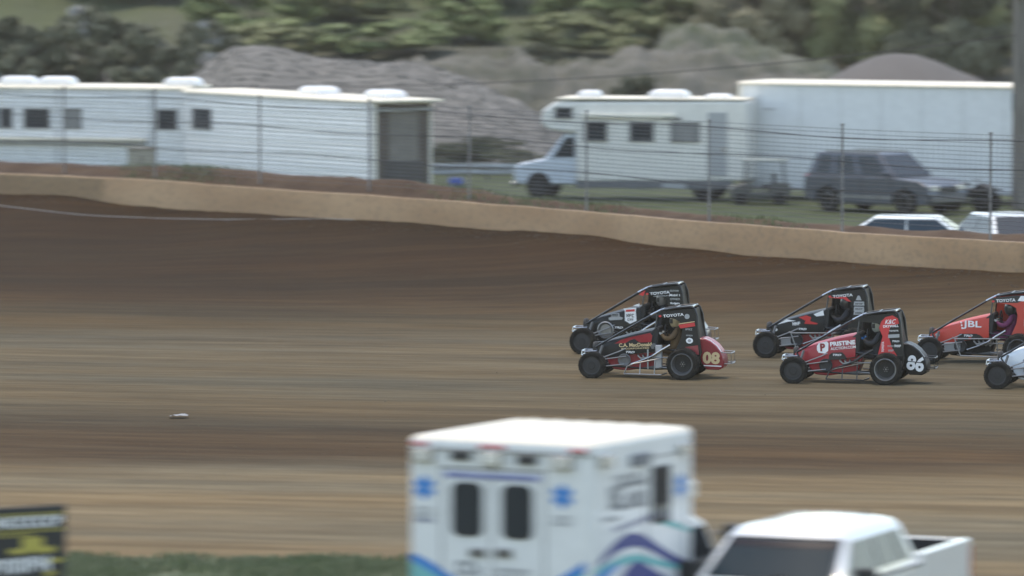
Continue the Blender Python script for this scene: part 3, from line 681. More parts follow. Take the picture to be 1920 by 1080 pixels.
# end wall with shade put into its brown, posts, roof overhang and grey door
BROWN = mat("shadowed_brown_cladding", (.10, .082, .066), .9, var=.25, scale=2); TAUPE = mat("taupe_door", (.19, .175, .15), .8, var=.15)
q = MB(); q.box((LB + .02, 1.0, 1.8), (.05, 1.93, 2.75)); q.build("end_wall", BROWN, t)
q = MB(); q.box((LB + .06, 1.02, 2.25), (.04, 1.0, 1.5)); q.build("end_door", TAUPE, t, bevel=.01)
q = MB(); q.box((LB + .07, 1.0, 1.0), (.05, 1.3, 1.0)); q.build("ramp", mat("dark_ramp", (.07, .065, .06), .8), t, bevel=.01)
q = MB(); q.box((LB + .28, 1.0, 3.29), (.62, 2.2, .07)); q.build("awning", ROOF, t, bevel=.015)
q = MB(); q.box((LB + .12, 1.0, 3.02), (.16, 1.9, .12)); q.build("awning_roll", PGREY, t, bevel=.03)
for y in (.04, 1.96): q = MB(); q.box((LB + .05, y, 1.8), (.08, .08, 2.8)); q.build("corner_post", CREAM, t, bevel=.01)
for x in (4.6, 5.5): wheel(t, x, .14, .36, .36, .22)
p = at(266, 292, 1.5); q = thing("storage_cabinet", "beige upright storage cabinet in front of the left trailer", "cabinet", ((266 - 960) * 186.2 / F, 186.2, 0))
m_ = MB(); m_.box((0, 0, .82), (.85, .55, 1.64)); m_.build("cabinet_body", mat("beige_plastic", (.34, .31, .24), .6), q, bevel=.03)
m_ = MB(); m_.box((0, -.29, .8), (.02, .03, 1.4)); m_.build("door_gap", DGREY, q); m_ = MB(); m_.box((0, 0, 1.68), (.92, .6, .06)); m_.build("lid", mat("brown_lid", (.2, .18, .14), .6), q, bevel=.01)

# motorhome, nose to the left
s = 61.0; aM = R(168); fr = (965 - 960) / s + .0
t = thing("motorhome", "cream white motorhome with over-cab bunk facing left on the grass", "motorhome", ((1400 - 960) / 61.2, 188.0 - .6, .0), aM)
# forward = local +x; near side is local +y
LM = 7.05; MH = mat("motorhome_shell", (.70, .685, .63), .4, var=.05, coat=.2, dirt=.15)
q = MB(); q.prism([(0, .62), (5.35, .55), (5.35, 2.05), (6.2, 2.15), (6.45, 2.35), (6.4, 2.75), (6.0, 3.02), (0, 3.08)], -2.3, 0.0); q.build("shell", MH, t, bevel=.09, seg=3)
q = MB(); q.box((3.0, -1.15, 3.12), (5.9, 2.3, .05)); q.build("roof", ROOF, t, bevel=.02)
q = MB(); q.prism([(5.34, .45), (7.15, .45), (7.35, .6), (7.32, .98), (7.2, 1.1), (6.35, 1.27), (5.75, 2.04), (5.34, 2.06)], -2.05, -.2); q.build("cab", mat("pale_blue_white_paint", (.55, .60, .66), .3, coat=.4, var=.05), t, bevel=.09, seg=3)
quad_panel("windshield", [(6.33, -.36, 1.32), (6.33, -1.9, 1.32), (5.80, -1.85, 2.02), (5.80, -.42, 2.02)][::-1], GLASS, t)
quad_panel("cab_window", [(5.42, -.205, 1.3), (6.1, -.205, 1.3), (5.72, -.205, 1.9), (5.42, -.205, 1.9)][::-1], GLASS, t)
q = MB(); q.lathe([(.41, -.02), (.38, .015)], (6.55, -.2, .45), 'y', 20); q.build("wheel_arch", FLATBLK, t)
q = MB(); q.box((7.36, -1.12, .45), (.12, 1.9, .16)); q.build("bumper", CHROME, t, bevel=.03)
q = MB(); q.box((7.34, -1.12, .8), (.05, 1.1, .28)); q.build("grille", DGREY, t)
for y in (-.42, -1.85): q = MB(); q.box((7.33, y, .85), (.07, .26, .2)); q.build("headlight", LENS, t, bevel=.02)
for x in (6.55,): wheel(t, x, -.3, .37, .37, .24, side=1); wheel(t, x, -1.95, .37, .37, .24, side=-1)
for x in (1.35,): wheel(t, x, -.16, .37, .37, .26, side=1); wheel(t, x, -2.15, .37, .37, .26, side=-1)
def mx(px): return (1400 - px) / 61.1 / math.cos(R(12))
for px, w_, gl in ((1118, .68, GLASS), (1204, .70, GLASS), (1285, .85, CURT)): win(t, mx(px), .004, 2.12, w_, .56, gl, out=1)
win(t, mx(1058), .004, 2.68, .5, .3, GLASS, out=1)
q = MB(); q.box((mx(1180), .03, 2.5), (2.9, .05, .04)); q.box((mx(1180), .07, 2.62), (2.9, .11, .12)); q.build("awning_roll", CREAM, t, bevel=.02)
q = MB(); q.box((mx(1260), .02, 2.52), (.55, .04, .07)); q.build("vent_grille", DGREY, t)
q = MB(); q.box((mx(1345), .012, 1.75), (.6, .02, 1.95)); d_ = q.build("entry_door", PGREY, t, bevel=.01); q = MB(); q.box((mx(1345) - .22, .04, 1.6), (.05, .04, .16)); q.build("handle", CHROME, d_)
q = MB(); q.box((2.9, -.05, .55), (4.9, .06, .36)); q.build("skirt", mat("grey_skirt", (.13, .135, .14), .6), t, bevel=.02)
q = MB(); q.box((mx(1265), .0, .47), (.75, .08, .16)); q.build("storage_hatch", PGREY, t)
roof_unit(t, mx(1098), -.8, 3.12, .7, .6, .24); roof_unit(t, mx(1245), -.9, 3.13, 1.25, .75, .26); roof_unit(t, mx(1338), -.9, 3.13, .8, .6, .14)

# long smooth white box trailer
aT = R(-27); LT = 9.5; xl = (1388 - 960) / 60.9
t = thing("box_trailer", "long plain white box trailer behind the dark grey SUV", "trailer", (xl, 189.2, 0), aT)
BT = mat("white_fibreglass", (.68, .70, .70), .4, var=.04, coat=.2, dirt=.08)
box_trailer(t, LT, 2.5, .32, 3.55, BT, ROOF, siding=False)
for i in range(7): q = MB(); q.box((.7 + i * 1.35, -.006, 1.93), (.008, .008, 3.1)); q.build("panel_seam", PGREY, t)
for x in (.02, LT - .02): q = MB(); q.box((x, -.02, 1.93), (.09, .06, 3.2)); q.build("corner_post", CREAM, t, bevel=.01)
q = MB(); q.box((LT / 2, -.02, .36), (LT, .05, .10)); q.build("lower_rail", PGREY, t, bevel=.01)
for x in (4.2, 5.1): wheel(t, x, .16, .37, .37, .24)
q = MB(); q.box((4.65, .02, .72), (2.1, .14, .14)); q.build("fender", GREY, t, bevel=.03)
q = MB(); q.box((1.0, -.012, 2.8), (.45, .015, .03)); q.build("marker_strip", PGREY, t)

# small dark utility cart between motorhome and box trailer
p = at(1427, 383, 0); t = thing("utility_cart", "small dark olive utility cart with a roof, between motorhome and box trailer", "utility cart", p, R(180)); t.scale = (.8, .8, .76)
OL = mat("olive_paint", (.085, .085, .075), .5, var=.15); GL_ = mat("dull_green_trim", (.25, .28, .26), .5)
body(t, [(-1.1, .3), (1.15, .3), (1.2, .62), (.75, .84), (.45, .86), (.35, .5), (-.3, .5), (-.4, .86), (-1.1, .86)], .58, OL, bev=.04)
q = MB(); q.box((-.15, 0, 1.78), (1.75, 1.2, .07)); q.build("canopy", GL_, t, bevel=.03)
for x in (-.9, .6):
    for y in (-.52, .52): q = MB(); q.tube([(x, y, .82), (x * .93, y, 1.76)], .025, 6); q.build("canopy_post", DGREY, t)
q = MB(); q.box((-.25, 0, .72), (.45, 1.0, .14)); q.box((-.5, 0, 1.0), (.12, 1.0, .5)); q.build("seat", FLATBLK, t, bevel=.03)
q = MB(); q.box((1.12, 0, .68), (.15, 1.0, .12)); q.build("hood_light", LENS, t, bevel=.02)
for x in (-.7, .78):
    for y, sd in ((-.55, -1), (.55, 1)): wheel(t, x, y, .25, .25, .18, side=sd)

# dark grey SUV turned towards the right
def suv(name, label, cat, loc, rz, paint, L_=4.75, W_=.93, ht=1.78, gl=GLASS, rf=None):
    t = thing(name, label, cat, loc, rz)
    body(t, [(-2.3, .35), (-2.38, .6), (-2.35, 1.02), (-2.2, 1.1), (.95, 1.1), (1.95, 1.02), (2.3, .86), (2.38, .6), (2.3, .33), (1.9, .28), (1.83, .62), (1.43, .78), (1.03, .62), (.95, .28), (-.98, .28), (-1.05, .62), (-1.45, .78), (-1.85, .62), (-1.92, .30)], W_, paint, bev=.05)
    cabin(t, -2.3, 1.1, -2.02, .32, W_ - .03, W_ - .2, 1.09, ht, paint, gl, splits=(.30, .60), bev=.07)
    q = MB(); q.box((0, 0, .45), (3.4, W_ * 1.86, .25)); q.build("underbody", FLATBLK, t)
    q = MB(); q.box((0, W_ - .02, .5), (2.0, .06, .08)); q.box((0, -W_ + .02, .5), (2.0, .06, .08)); q.build("running_board", STEEL, t)
    for y in (-.62, .62): q = MB(); q.box((2.25, y, .80), (.22, .42, .17)); q.build("headlight", LENS, t, bevel=.03)
    for y in (-.8, .8): q = MB(); q.box((-2.3, y, .95), (.14, .12, .3)); q.build("taillight", REDLENS, t, bevel=.02)
    q = MB(); q.box((2.34, 0, .74), (.08, .8, .2)); q.build("grille", DGREY, t, bevel=.01); q = MB(); q.box((2.34, 0, .47), (.14, 1.6, .2)); q.build("bumper", GREY, t, bevel=.04)
    for sd in (-1, 1):
        for x in (-1.45, 1.43): wheel(t, x, sd * (W_ - .12), .37, .37, .24, side=sd)
        q = MB(); q.box((.75, sd * (W_ + .08), 1.18), (.12, .2, .14)); q.build("side_mirror", paint, t, bevel=.03)
        q = MB(); q.box((-.7, sd * (W_ * .74), ht + .03), (2.0, .04, .04)); q.build("roof_rail", STEEL, t)
        for x in (-.15, .95): q = MB(); q.box((x, sd * (W_ + .002), .85), (.012, .01, .5)); q.build("door_seam", FLATBLK, t)
    return t
SUVP = mat("dark_slate_paint", (.075, .085, .105), .35, coat=.2, metal=.3, var=.08, dirt=.3)
pf = at(1662, 399, 0); suv("parked_suv", "dark slate grey SUV parked in front of the box trailer, nose to the right", "SUV", (pf.x, pf.y + .3, 0), R(-42), SUVP)
# dark quad bike beside it
p = at(1815, 396, 0); t = thing("quad_bike", "small dark quad bike parked right of the grey SUV", "quad bike", p, R(-25))
body(t, [(-.75, .5), (-.8, .72), (-.3, .78), (-.1, .68), (.25, .7), (.45, .86), (.8, .72), (.78, .52), (.3, .42), (-.3, .42)], .3, DGREY, bev=.04)
q = MB(); q.box((-.32, 0, .8), (.7, .3, .1)); q.build("seat", FLATBLK, t, bevel=.04)
q = MB(); q.tube([(.3, -.36, 1.0), (.32, -.15, .96), (.35, 0, .88), (.32, .15, .96), (.3, .36, 1.0)], .018, 6); q.build("handlebar", GREY, t, smooth=True)
for x in (-.6, .62):
    for sd in (-1, 1):
        wheel(t, x, sd * .42, .29, .29, .22, side=sd, spokes=3, rimm=GREY); q = MB(); q.box((x, sd * .42, .64), (.6, .26, .05)); q.build("mudguard", DGREY, t, bevel=.02)

# two pale cars just behind the wall at the right
def sedan(name, label, loc, rz, paint, gl):
    t = thing(name, label, "car", loc, rz, None)
    body(t, [(-2.15, .32), (-2.22, .6), (-2.15, .92), (-1.7, .98), (1.0, .95), (1.95, .82), (2.18, .6), (2.15, .3), (1.75, .25), (1.68, .55), (1.33, .68), (.98, .55), (.9, .25), (-.9, .25), (-.98, .55), (-1.33, .68), (-1.68, .55), (-1.75, .28)], .88, paint, bev=.06)
    cabin(t, -1.95, 1.15, -1.2, .35, .84, .64, .94, 1.43, paint, gl, splits=(.48,), sidef=(.05, .95), bev=.06, pill=.02)
    q = MB(); q.box((0, 0, .4), (3.2, 1.6, .25)); q.build("underbody", FLATBLK, t)
    for sd in (-1, 1):
        for x in (-1.33, 1.33): wheel(t, x, sd * .78, .32, .32, .2, side=sd)
        q = MB(); q.box((2.05, sd * .6, .68), (.2, .34, .14)); q.build("headlight", LENS, t, bevel=.03)
        q = MB(); q.box((-2.16, sd * .66, .78), (.1, .3, .16)); q.build("taillight", REDLENS, t, bevel=.02)
        q = MB(); q.box((.72, sd * .95, 1.0), (.12, .18, .12)); q.build("side_mirror", paint, t, bevel=.03)
    q = MB(); q.box((2.17, 0, .42), (.1, 1.5, .2)); q.build("bumper", paint, t, bevel=.04)
    return t
WCAR = mat("white_car_paint", (.72, .76, .76), .3, coat=.5, var=.04, dirt=.1)
sedan("parked_car", "white car behind the tan wall below the grey SUV, only its roof and windows showing", ((1672 - 960) / 75.4, F / 75.2, -.02), R(172), WCAR, GLASSB)
sedan("parked_car", "silver white car behind the tan wall at the right edge, seen from its end", ((1885 - 960) / 75.6, F / 75.2 + .6, .03), R(105), mat("silver_white_paint", (.6, .62, .62), .3, coat=.5, var=.05, dirt=.1), GLASS)
# ------------------------------------------------------------ midget race cars
def hw(x): return interp(x, [-.06, .12, .38, .75, 1.2], [.11, .20, .27, .31, .33])
def ztop(x): return interp(x, [-.06, .1, .37, .75, 1.15], [.58, .65, .755, .865, .955])
def zbot(x): return interp(x, [-.06, .1, .30, .45, .75, 1.2], [.50, .43, .36, .40, .46, .52])
def yp(z): return .40 - .085 * z                       # half width of the cockpit side panels
HN = lambda x, z: (x, -hw(x) - .007, z)
PN = lambda x, z: (x, -yp(z) - .016, z)
TN = lambda x, z: (x, -.262, z)
PANEL = [(1.22, 1.285), (1.6, 1.335), (1.93, 1.365), (2.0, 1.31), (2.045, 1.2), (2.09, .72), (2.1, .45), (1.58, .45), (1.64, .62), (1.72, .80), (1.74, .95), (1.71, 1.10), (1.58, 1.165), (1.40, 1.185), (1.24, 1.20)]
FARP = [(1.30, 1.285), (1.6, 1.335), (1.93, 1.365), (2.0, 1.31), (2.045, 1.2), (2.09, .72), (2.1, .45), (1.18, .45), (1.16, .92)]
TAIL = [(2.06, .79), (2.16, .785), (2.27, .735), (2.38, .65), (2.47, .54), (2.53, .42), (2.55, .30), (2.53, .21), (2.44, .165), (2.2, .17), (2.1, .30), (2.05, .5)]

def hood_sections(n=14):
    rs = []
    for i in range(n):
        x = -.06 + 1.22 * i / (n - 1); w_ = hw(x); a, b = zbot(x), ztop(x); h = min(.10, (b - a) * .5)
        P = [(x, -w_, a), (x, -w_, b - h), (x, -w_ * .90, b - h * .25), (x, -w_ * .6, b), (x, 0, b + .012), (x, w_ * .6, b), (x, w_ * .9, b - h * .25), (x, w_, b - h), (x, w_, a)]
        rs.append(P)
    return rs

def race_car(label, px, pyg, rz, paint, lower, panelm, tailm, frame, decals, group="midget race cars on the dirt track", engine=STEEL, nerf=CHROME, bumper=STEEL, side='bars', rearm=BLACK, hub=FLATBLK, rear_rim=GREY, roofm=BLACK, roll=1.0):
    p = at(px, pyg, 0); c, s_ = math.cos(rz), math.sin(rz); off = Vector((-s_ * -.6, c * -.6, 0))
    t = thing("midget_race_car", label, "race car", Vector((p.x, p.y, 0)) - off, rz, group)
    # hood and nose
    q = MB(); q.rings(hood_sections()); q.build("hood", paint, t, smooth=True, angle=50)
    q = MB(); q.prism([(.22, .42), (.5, .44), (1.2, .53), (1.3, .50), (1.2, .22), (.62, .13), (.36, .15), (.24, .28)], -.235, .235); q.build("belly_panel", lower, t, bevel=.03)
    q = MB(); q.lathe([(.02, 0), (.10, .01), (.12, .06), (.10, .10)], (-.10, -.0, .56), 'x', 14); q.build("nose_cap", FLATBLK, t, smooth=True)
    # dash cowl and steering wheel
    q = MB(); q.prism([(1.10, .90), (1.22, .99), (1.26, .95), (1.22, .58), (1.14, .56)], -.31, .31); q.build("dash_panel", FLATBLK, t, bevel=.01)
    q = MB(); q.tube([(1.36, .15 * math.cos(a), .87 + .15 * math.sin(a)) for a in np.linspace(0, 2 * math.pi, 17)[:-1]], .014, 6, closed=True)
    q.box((1.36, 0, .87), (.02, .28, .035)); q.box((1.34, 0, .82), (.02, .035, .1)); q.tube([(1.36, 0, .87), (1.2, 0, .80)], .015, 6); q.build("steering_wheel", FLATBLK, t, smooth=True)
    # cockpit side panels, both sides, and the panel behind the driver
    for sg in (-1, 1):
        PANEL_ = PANEL if sg < 0 else FARP
        q = MB(); q.rings([[(x, sg * yp(z), z) for x, z in PANEL_], [(x, sg * (yp(z) + .012), z) for x, z in PANEL_]]); q.build("side_panel", panelm, t)
    q = MB(); q.rings([[(1.955, -.27, 1.36), (1.955, .27, 1.36), (2.10, .34, .50), (2.10, -.34, .50)], [(1.975, -.27, 1.36), (1.975, .27, 1.36), (2.12, .34, .50), (2.12, -.34, .50)]]); q.build("rear_panel", rearm, t)
    q = MB(); q.rings([[(1.27, -.22, 1.30), (1.6, -.25, 1.375), (1.93, -.25, 1.40), (1.93, .25, 1.40), (1.6, .25, 1.375), (1.27, .22, 1.30)], [(1.27, -.22, 1.315), (1.6, -.25, 1.39), (1.93, -.25, 1.415), (1.93, .25, 1.415), (1.6, .25, 1.39), (1.27, .22, 1.315)]]); q.build("roof_panel", roofm, t)
    q = MB(); q.prism([(1.5, .30), (1.95, .30), (1.98, .75), (1.93, 1.12), (1.84, 1.14), (1.82, .8), (1.7, .48), (1.45, .44)], -.24, .24); q.build("seat", FLATBLK, t, bevel=.03)
    for sg in (-1, 1): q = MB(); q.box((1.76, sg * .19, 1.1), (.2, .05, .22)); q.build("headrest", FLATBLK, t, bevel=.02)
    # roll cage
    q = MB()
    for sg in (-1, 1):
        q.tube([(-.02, sg * .13, .57), (.3, sg * .22, .76), (1.17, sg * .25, 1.26), (1.28, sg * .255, 1.315), (1.6, sg * .275, 1.375), (1.9, sg * .28, 1.405), (1.975, sg * .285, 1.365), (2.03, sg * .30, 1.22), (2.10, sg * .345, .5), (2.05, sg * .33, .25)], .0205, 8)
        q.tube([(1.2, sg * .33, .96), (1.24, sg * .27, 1.29)], .016, 6); q.tube([(1.18, sg * .34, .60), (1.5, sg * .37, .56), (2.08, sg * .35, .55)], .0165, 6)
        q.tube([(.25, sg * .24, .22), (1.2, sg * .28, .17), (2.05, sg * .3, .22)], .0165, 6); q.tube([(.25, sg * .24, .22), (-.02, sg * .14, .55)], .0165, 6)
    for x, z, w_ in ((1.28, 1.315, .255), (1.93, 1.405, .28), (1.6, 1.375, .27)): q.tube([(x, -w_, z), (x, w_, z)], .0205, 8)
    q.tube([(1.17, -.25, 1.26), (1.22, 0, 1.285), (1.17, .25, 1.26)], .016, 6)
    q.build("roll_cage", frame, t, smooth=True)
    # chrome pieces standing in for highlights on the black hoop corners
    q = MB(); q.tube([(1.10, -.255, 1.225), (1.17, -.256, 1.262), (1.285, -.262, 1.32), (1.34, -.20, 1.335)], .0225, 8); q.build("front_hoop_highlight", CHROME if frame is not ORANGE else PWHITE, t, smooth=True)
    q = MB(); q.tube([(1.93, -.285, 1.405), (1.935, -.15, 1.412), (1.935, -.02, 1.414)], .0215, 8); q.build("rear_hoop_highlight", CHROME, t, smooth=True)
    # tail tank
    q = MB(); q.puffy(TAIL, [(-.255, .93), (-.235, .985), (-.15, 1.0), (.15, 1.0), (.235, .985), (.255, .93)]); tail = q.build("tail_tank", tailm, t, smooth=True, angle=35)
    # engine in the near side bay
    e = new_obj("engine", None, t); e.empty_display_size = .1
    q = MB(); q.box((1.0, -.05, .34), (.42, .36, .36)); q.build("block", GREY, e, bevel=.02)
    q = MB(); q.box((.98, -.20, .53), (.40, .10, .09), rx=R(25)); q.box((.98, .1, .53), (.4, .12, .09)); q.build("valve_cover", engine, e, bevel=.015)
    q = MB(); q.lathe([(.06, -.24), (.10, -.25), (.125, -.27), (.13, -.31), (.115, -.32), (.09, -.30), (.04, -.30)], (.58, 0, .34), 'y', 22); q.build("air_intake", DGREY if side != 'tank' else GREY, e, smooth=True)
    q = MB()
    for i in range(4): q.tube([(.84 + i * .095, -.2, .45), (.86 + i * .095, -.30, .43), (.92 + i * .09, -.335, .38 - i * .01), (1.12 + i * .05, -.35, .42)], .019, 6)
    q.build("header_pipes", STEEL, e, smooth=True)
    if side == 'tank':
        q = MB(); q.box((1.275, -.33, .42), (.13, .10, .46)); q.build("oil_tank", mat("light_grey_tank", (.42, .42, .42), .45, var=.06, dirt=.2), t, bevel=.02)
        q = MB(); q.tube([(1.06, -.36, .18), (1.06, -.36, .56)], .017, 6); q.build("shock_absorber", PGREY, t, smooth=True)
        q = MB(); q.lathe([(.05, -.35), (.06, -.33), (.06, -.26)], (1.17, 0, .62), 'y', 14); q.build("filler_cap", GREY, t, smooth=True)
    q = MB(); q.tube([(.72, -.34, .27), (1.0, -.40, .37), (1.18, -.41, .45)], .017, 8); q.tube([(1.18, -.41, .45), (1.33, -.42, .55), (1.52, -.43, .66)], .028, 10); q.build("exhaust_pipe", nerf, t, smooth=True)
    # nerf bars both sides
    for sg in (-1, 1):
        q = MB(); y0, y1 = sg * .30, sg * .55
        if side == 'rails' or sg > 0:
            q.tube([(.42, y0, .50), (.50, y1, .50), (1.42, y1, .51), (1.5, y0, .50)], .014, 6); q.tube([(.5, y1, .50), (.62, y1, .17)], .013, 6); q.tube([(1.35, y1, .51), (1.38, y1, .17)], .013, 6)
            q.tube([(.52, y0, .17), (.62, y1, .17), (1.40, y1, .15), (1.48, y0, .16)], .014, 6)
        else:
            q.tube([(.60, y0, .10), (.62, y1, .095), (1.36, y1, .085), (1.42, y0, .10)], .014, 6); q.tube([(.62, y1, .095), (.68, y1 * .98, .24), (.80, y1 * .9, .29), (1.34, y1 * .8, .40)], .013, 6)
            for x, z in ((.93, .31), (1.22, .37)): q.tube([(x, y1 * .98, .09), (x, y1 * .85, z)], .012, 6)
        q.build("nerf_bar", bumper if sg < 0 else STEEL, t, smooth=True)
    q = MB(); q.tube([(.0, -.2, .42), (-.24, -.22, .40), (-.30, -.15, .42), (-.30, .15, .42), (-.24, .22, .40), (0, .2, .42)], .014, 6); q.tube([(.0, -.16, .5), (-.22, -.2, .49), (-.29, -.14, .5), (-.29, .14, .5), (-.22, .2, .49), (0, .16, .5)], .014, 6)
    q.tube([(-.30, -.15, .42), (-.29, -.14, .5)], .012, 6); q.tube([(-.30, .15, .42), (-.29, .14, .5)], .012, 6); q.build("front_bumper", CHROME, t, smooth=True)
    q = MB()
    for sg in (-1, 1): q.tube([(2.3, sg * .18, .52), (2.68, sg * .2, .50), (2.69, sg * .2, .30), (2.4, sg * .18, .27)], .013, 6)
    q.tube([(2.68, -.2, .50), (2.70, 0, .50), (2.68, .2, .50)], .013, 6); q.tube([(2.69, -.2, .30), (2.71, 0, .3), (2.69, .2, .30)], .013, 6); q.build("rear_bumper", bumper, t, smooth=True)
    # axles, arms, radius rods
    q = MB(); q.tube([(0, -.55, .26), (0, .55, .26)], .03, 8); q.build("front_axle", STEEL, t, smooth=True)
    q = MB(); q.tube([(1.8, -.55, .31), (1.8, .55, .31)], .035, 8); q.lathe([(.03, -.12), (.12, -.08), (.13, .08), (.03, .12)], (1.8, 0, .31), 'y', 14); q.build("rear_axle", GREY, t, smooth=True)
    for sg in (-1, 1):
        q = MB(); q.tube([(0, sg * .42, .33), (.62, sg * .34, .42)], .013, 6); q.tube([(0, sg * .42, .2), (.58, sg * .32, .26)], .013, 6); q.build("front_radius_rod", STEEL, t, smooth=True)
        q = MB(); q.tube([(1.8, sg * .42, .42), (1.15, sg * .37, .40)], .014, 6); q.tube([(1.8, sg * .42, .2), (1.2, sg * .36, .22)], .014, 6); q.build("rear_radius_rod", STEEL, t, smooth=True)
        q = MB(); q.tube([(.04, sg * .36, .28), (.14, sg * .27, .62)], .025, 8); q.build("front_shock", GREY, t, smooth=True)
    q = MB(); q.tube([(1.3, .32, .90), (.5, -.38, .52), (.08, -.42, .36)], .012, 6); q.build("drag_link", STEEL, t, smooth=True)
    # wheels: tyre, rim and wheel cover or deep dish
    def rwheel(x, y, r, wd, sg, dish):
        o = new_obj("wheel", None, t); o.location = (x, y, r); o.empty_display_size = .1; h = wd / 2
        q = MB(); k = 40; prof = [(r * .66, h * .78), (r * .72, h * .98), (r * .90, h), (r * .985, h * .86), (r, h * .6), (r, -h * .6), (r * .985, -h * .86), (r * .90, -h), (r * .72, -h * .98), (r * .66, -h * .78)]
        q.lathe(prof, n=k, cap=False)
        for i in range(k):          # tread blocks
            a = 2 * math.pi * i / k
            for yy in (-.66, -.22, .22, .66): q.box((math.cos(a) * r * 1.0, yy * h + (.012 if i % 2 else -.012), math.sin(a) * r * 1.0), (r * .03, h * .3, r * .10), ry=-a)
        q.build("tyre", RUBBER, o, smooth=True, angle=30); q = MB()
        if dish:
            q.lathe([(r * .665, sg * h * .80), (r * .70, sg * h * .96), (r * .67, sg * h * 1.0), (r * .64, sg * h * .94), (r * .56, sg * h * .3), (r * .53, sg * h * .02), (r * .2, -sg * h * .05), (r * .19, sg * h * .15), (.001, sg * h * .18)], n=32, cap=False)
            q.build("rim", rear_rim or hub, o, smooth=True, angle=30)
            q = MB(); q.lathe([(r * .55, sg * h * .06), (r * .2, sg * h * .02), (r * .19, sg * h * .2), (r * .1, sg * h * .24), (.001, sg * h * .24)], n=24, cap=False); q.build("hub", FLATBLK, o, smooth=True, angle=30)
            q = MB()
            for i in range(6): a = i * math.pi / 3; q.box((math.cos(a) * r * .14, sg * h * .24, math.sin(a) * r * .14), (.014, .02, .014), ry=-a)
            q.lathe([(r * .06, sg * h * .2), (r * .05, sg * h * .33), (.001, sg * h * .33)], n=10); q.build("hub_bolts", STEEL, o)
        else:
            q.lathe([(r * .665, sg * h * .80), (r * .68, sg * h * .9), (r * .62, sg * h * .86), (r * .60, sg * h * .74), (r * .3, sg * h * .80), (.001, sg * h * .82)], n=32, cap=False); q.build("wheel_cover", DGREY, o, smooth=True, angle=30)
            q = MB(); q.lathe([(r * .30, sg * h * .80), (r * .27, sg * h * .9), (r * .1, sg * h * .92), (.001, sg * h * .92)], n=20, cap=False); q.build("hub", hub, o, smooth=True, angle=30)
    rwheel(0, -.60, .262, .20, -1, False); rwheel(0, .60, .262, .20, 1, False)
    rwheel(1.8, -.60, .31, .27, -1, True); rwheel(1.8, .62, .32, .32, 1, True)
    decals(t, tail); t.rotation_euler = (R(roll), 0, rz); t.location.z += .0
    for ch in [t]: ch.location.z = .6 * math.sin(R(abs(roll))) - .008 + max(0, zbank(p.x, p.y))
    return t

def toyota(t, x, z, w_=.41, h=.055, ang=R(6), fn=PN, m=PWHITE):
    print_text("sponsor_lettering", "TOYOTA", x, z, w_, h, fn, m, t, ang, .02); ca = x - w_ / 2 - .06
    print_poly("sponsor_emblem", [ellipse(ca, z - .022, .028, .022)], fn, PRED, t)
def trd(t, x=.66, z=.54, w_=.17, m=PWHITE, fn=HN):
    print_text("sponsor_lettering", "TRD", x, z, w_, .04, fn, m, t, 0, .03, .3)

# front pair, near car: red and black, gold 08
def dec_a(t, tail):
    print_poly("hood_stripe", [[(.38, .66), (1.12, .705), (1.145, .83), (1.10, .885), (.93, .845), (.66, .785), (.5, .73)]], HN, RED, t)
    print_text("sponsor_lettering", "C.A. MacDonald", .80, .645, .66, .075, lambda x, z: HN(x, z), GOLD, t, R(3), .03)
    print_text("sponsor_lettering", "INCORPORATED", .80, .575, .56, .030, HN, GOLD, t, R(3), .02)
    trd(t, .70, .50, .18); toyota(t, 1.56, 1.235)
    print_poly("panel_stripe", [[(1.66, 1.05), (1.98, 1.10), (1.995, 1.03), (1.70, .98)]], PN, PRED, t); print_poly("panel_pinstripe", [[(1.66, 1.075), (1.98, 1.125), (1.98, 1.11), (1.66, 1.058)]], PN, GOLD, t)
    print_poly("round_badge", [ellipse(1.83, 1.215, .05, .05)], PN, PGREY, t)
    scribble("badge_lettering", 1.87, .965, .14, .035, 5, PN, PGREY, t, 0, 4); scribble("badge_lettering", 1.88, .845, .13, .028, 5, PN, PGREY, t, 0, 5)
    print_poly("oval_badge", [ellipse(1.885, .745, .07, .055)], PN, PWHITE, t); print_poly("oval_badge_centre", [ellipse(1.885, .745, .035, .028)], lambda x, z: (x, PN(x, z)[1] - .004, z), PGREY, t)
    print_text("car_number", "08", 2.30, .405, .34, .24, TN, GOLD, t, R(-2), .045); print_poly("tail_pinstripe", [[(2.15, .245), (2.5, .235), (2.5, .255), (2.15, .265)]], TN, PWHITE, t)
    print_poly("shoulder_patch", [[(1.80, .62), (2.05, .66), (2.08, .48), (1.9, .46)]], PN, DRED, t)
    q = MB(); q.tube([(2.14, -.2, .785), (2.27, -.2, .742), (2.40, -.2, .64), (2.49, -.2, .52)], .010, 6); q.build("tail_edge_strip", PWHITE, t, smooth=True)
race_car("black and red race car with gold 08 on its red tail, nearer leading car", 1111, 709.5, R(-12), BLACK, DRED, BLACK, DRED, TUBEBLK, dec_a, side='tank', nerf=CHROME, bumper=STEEL)

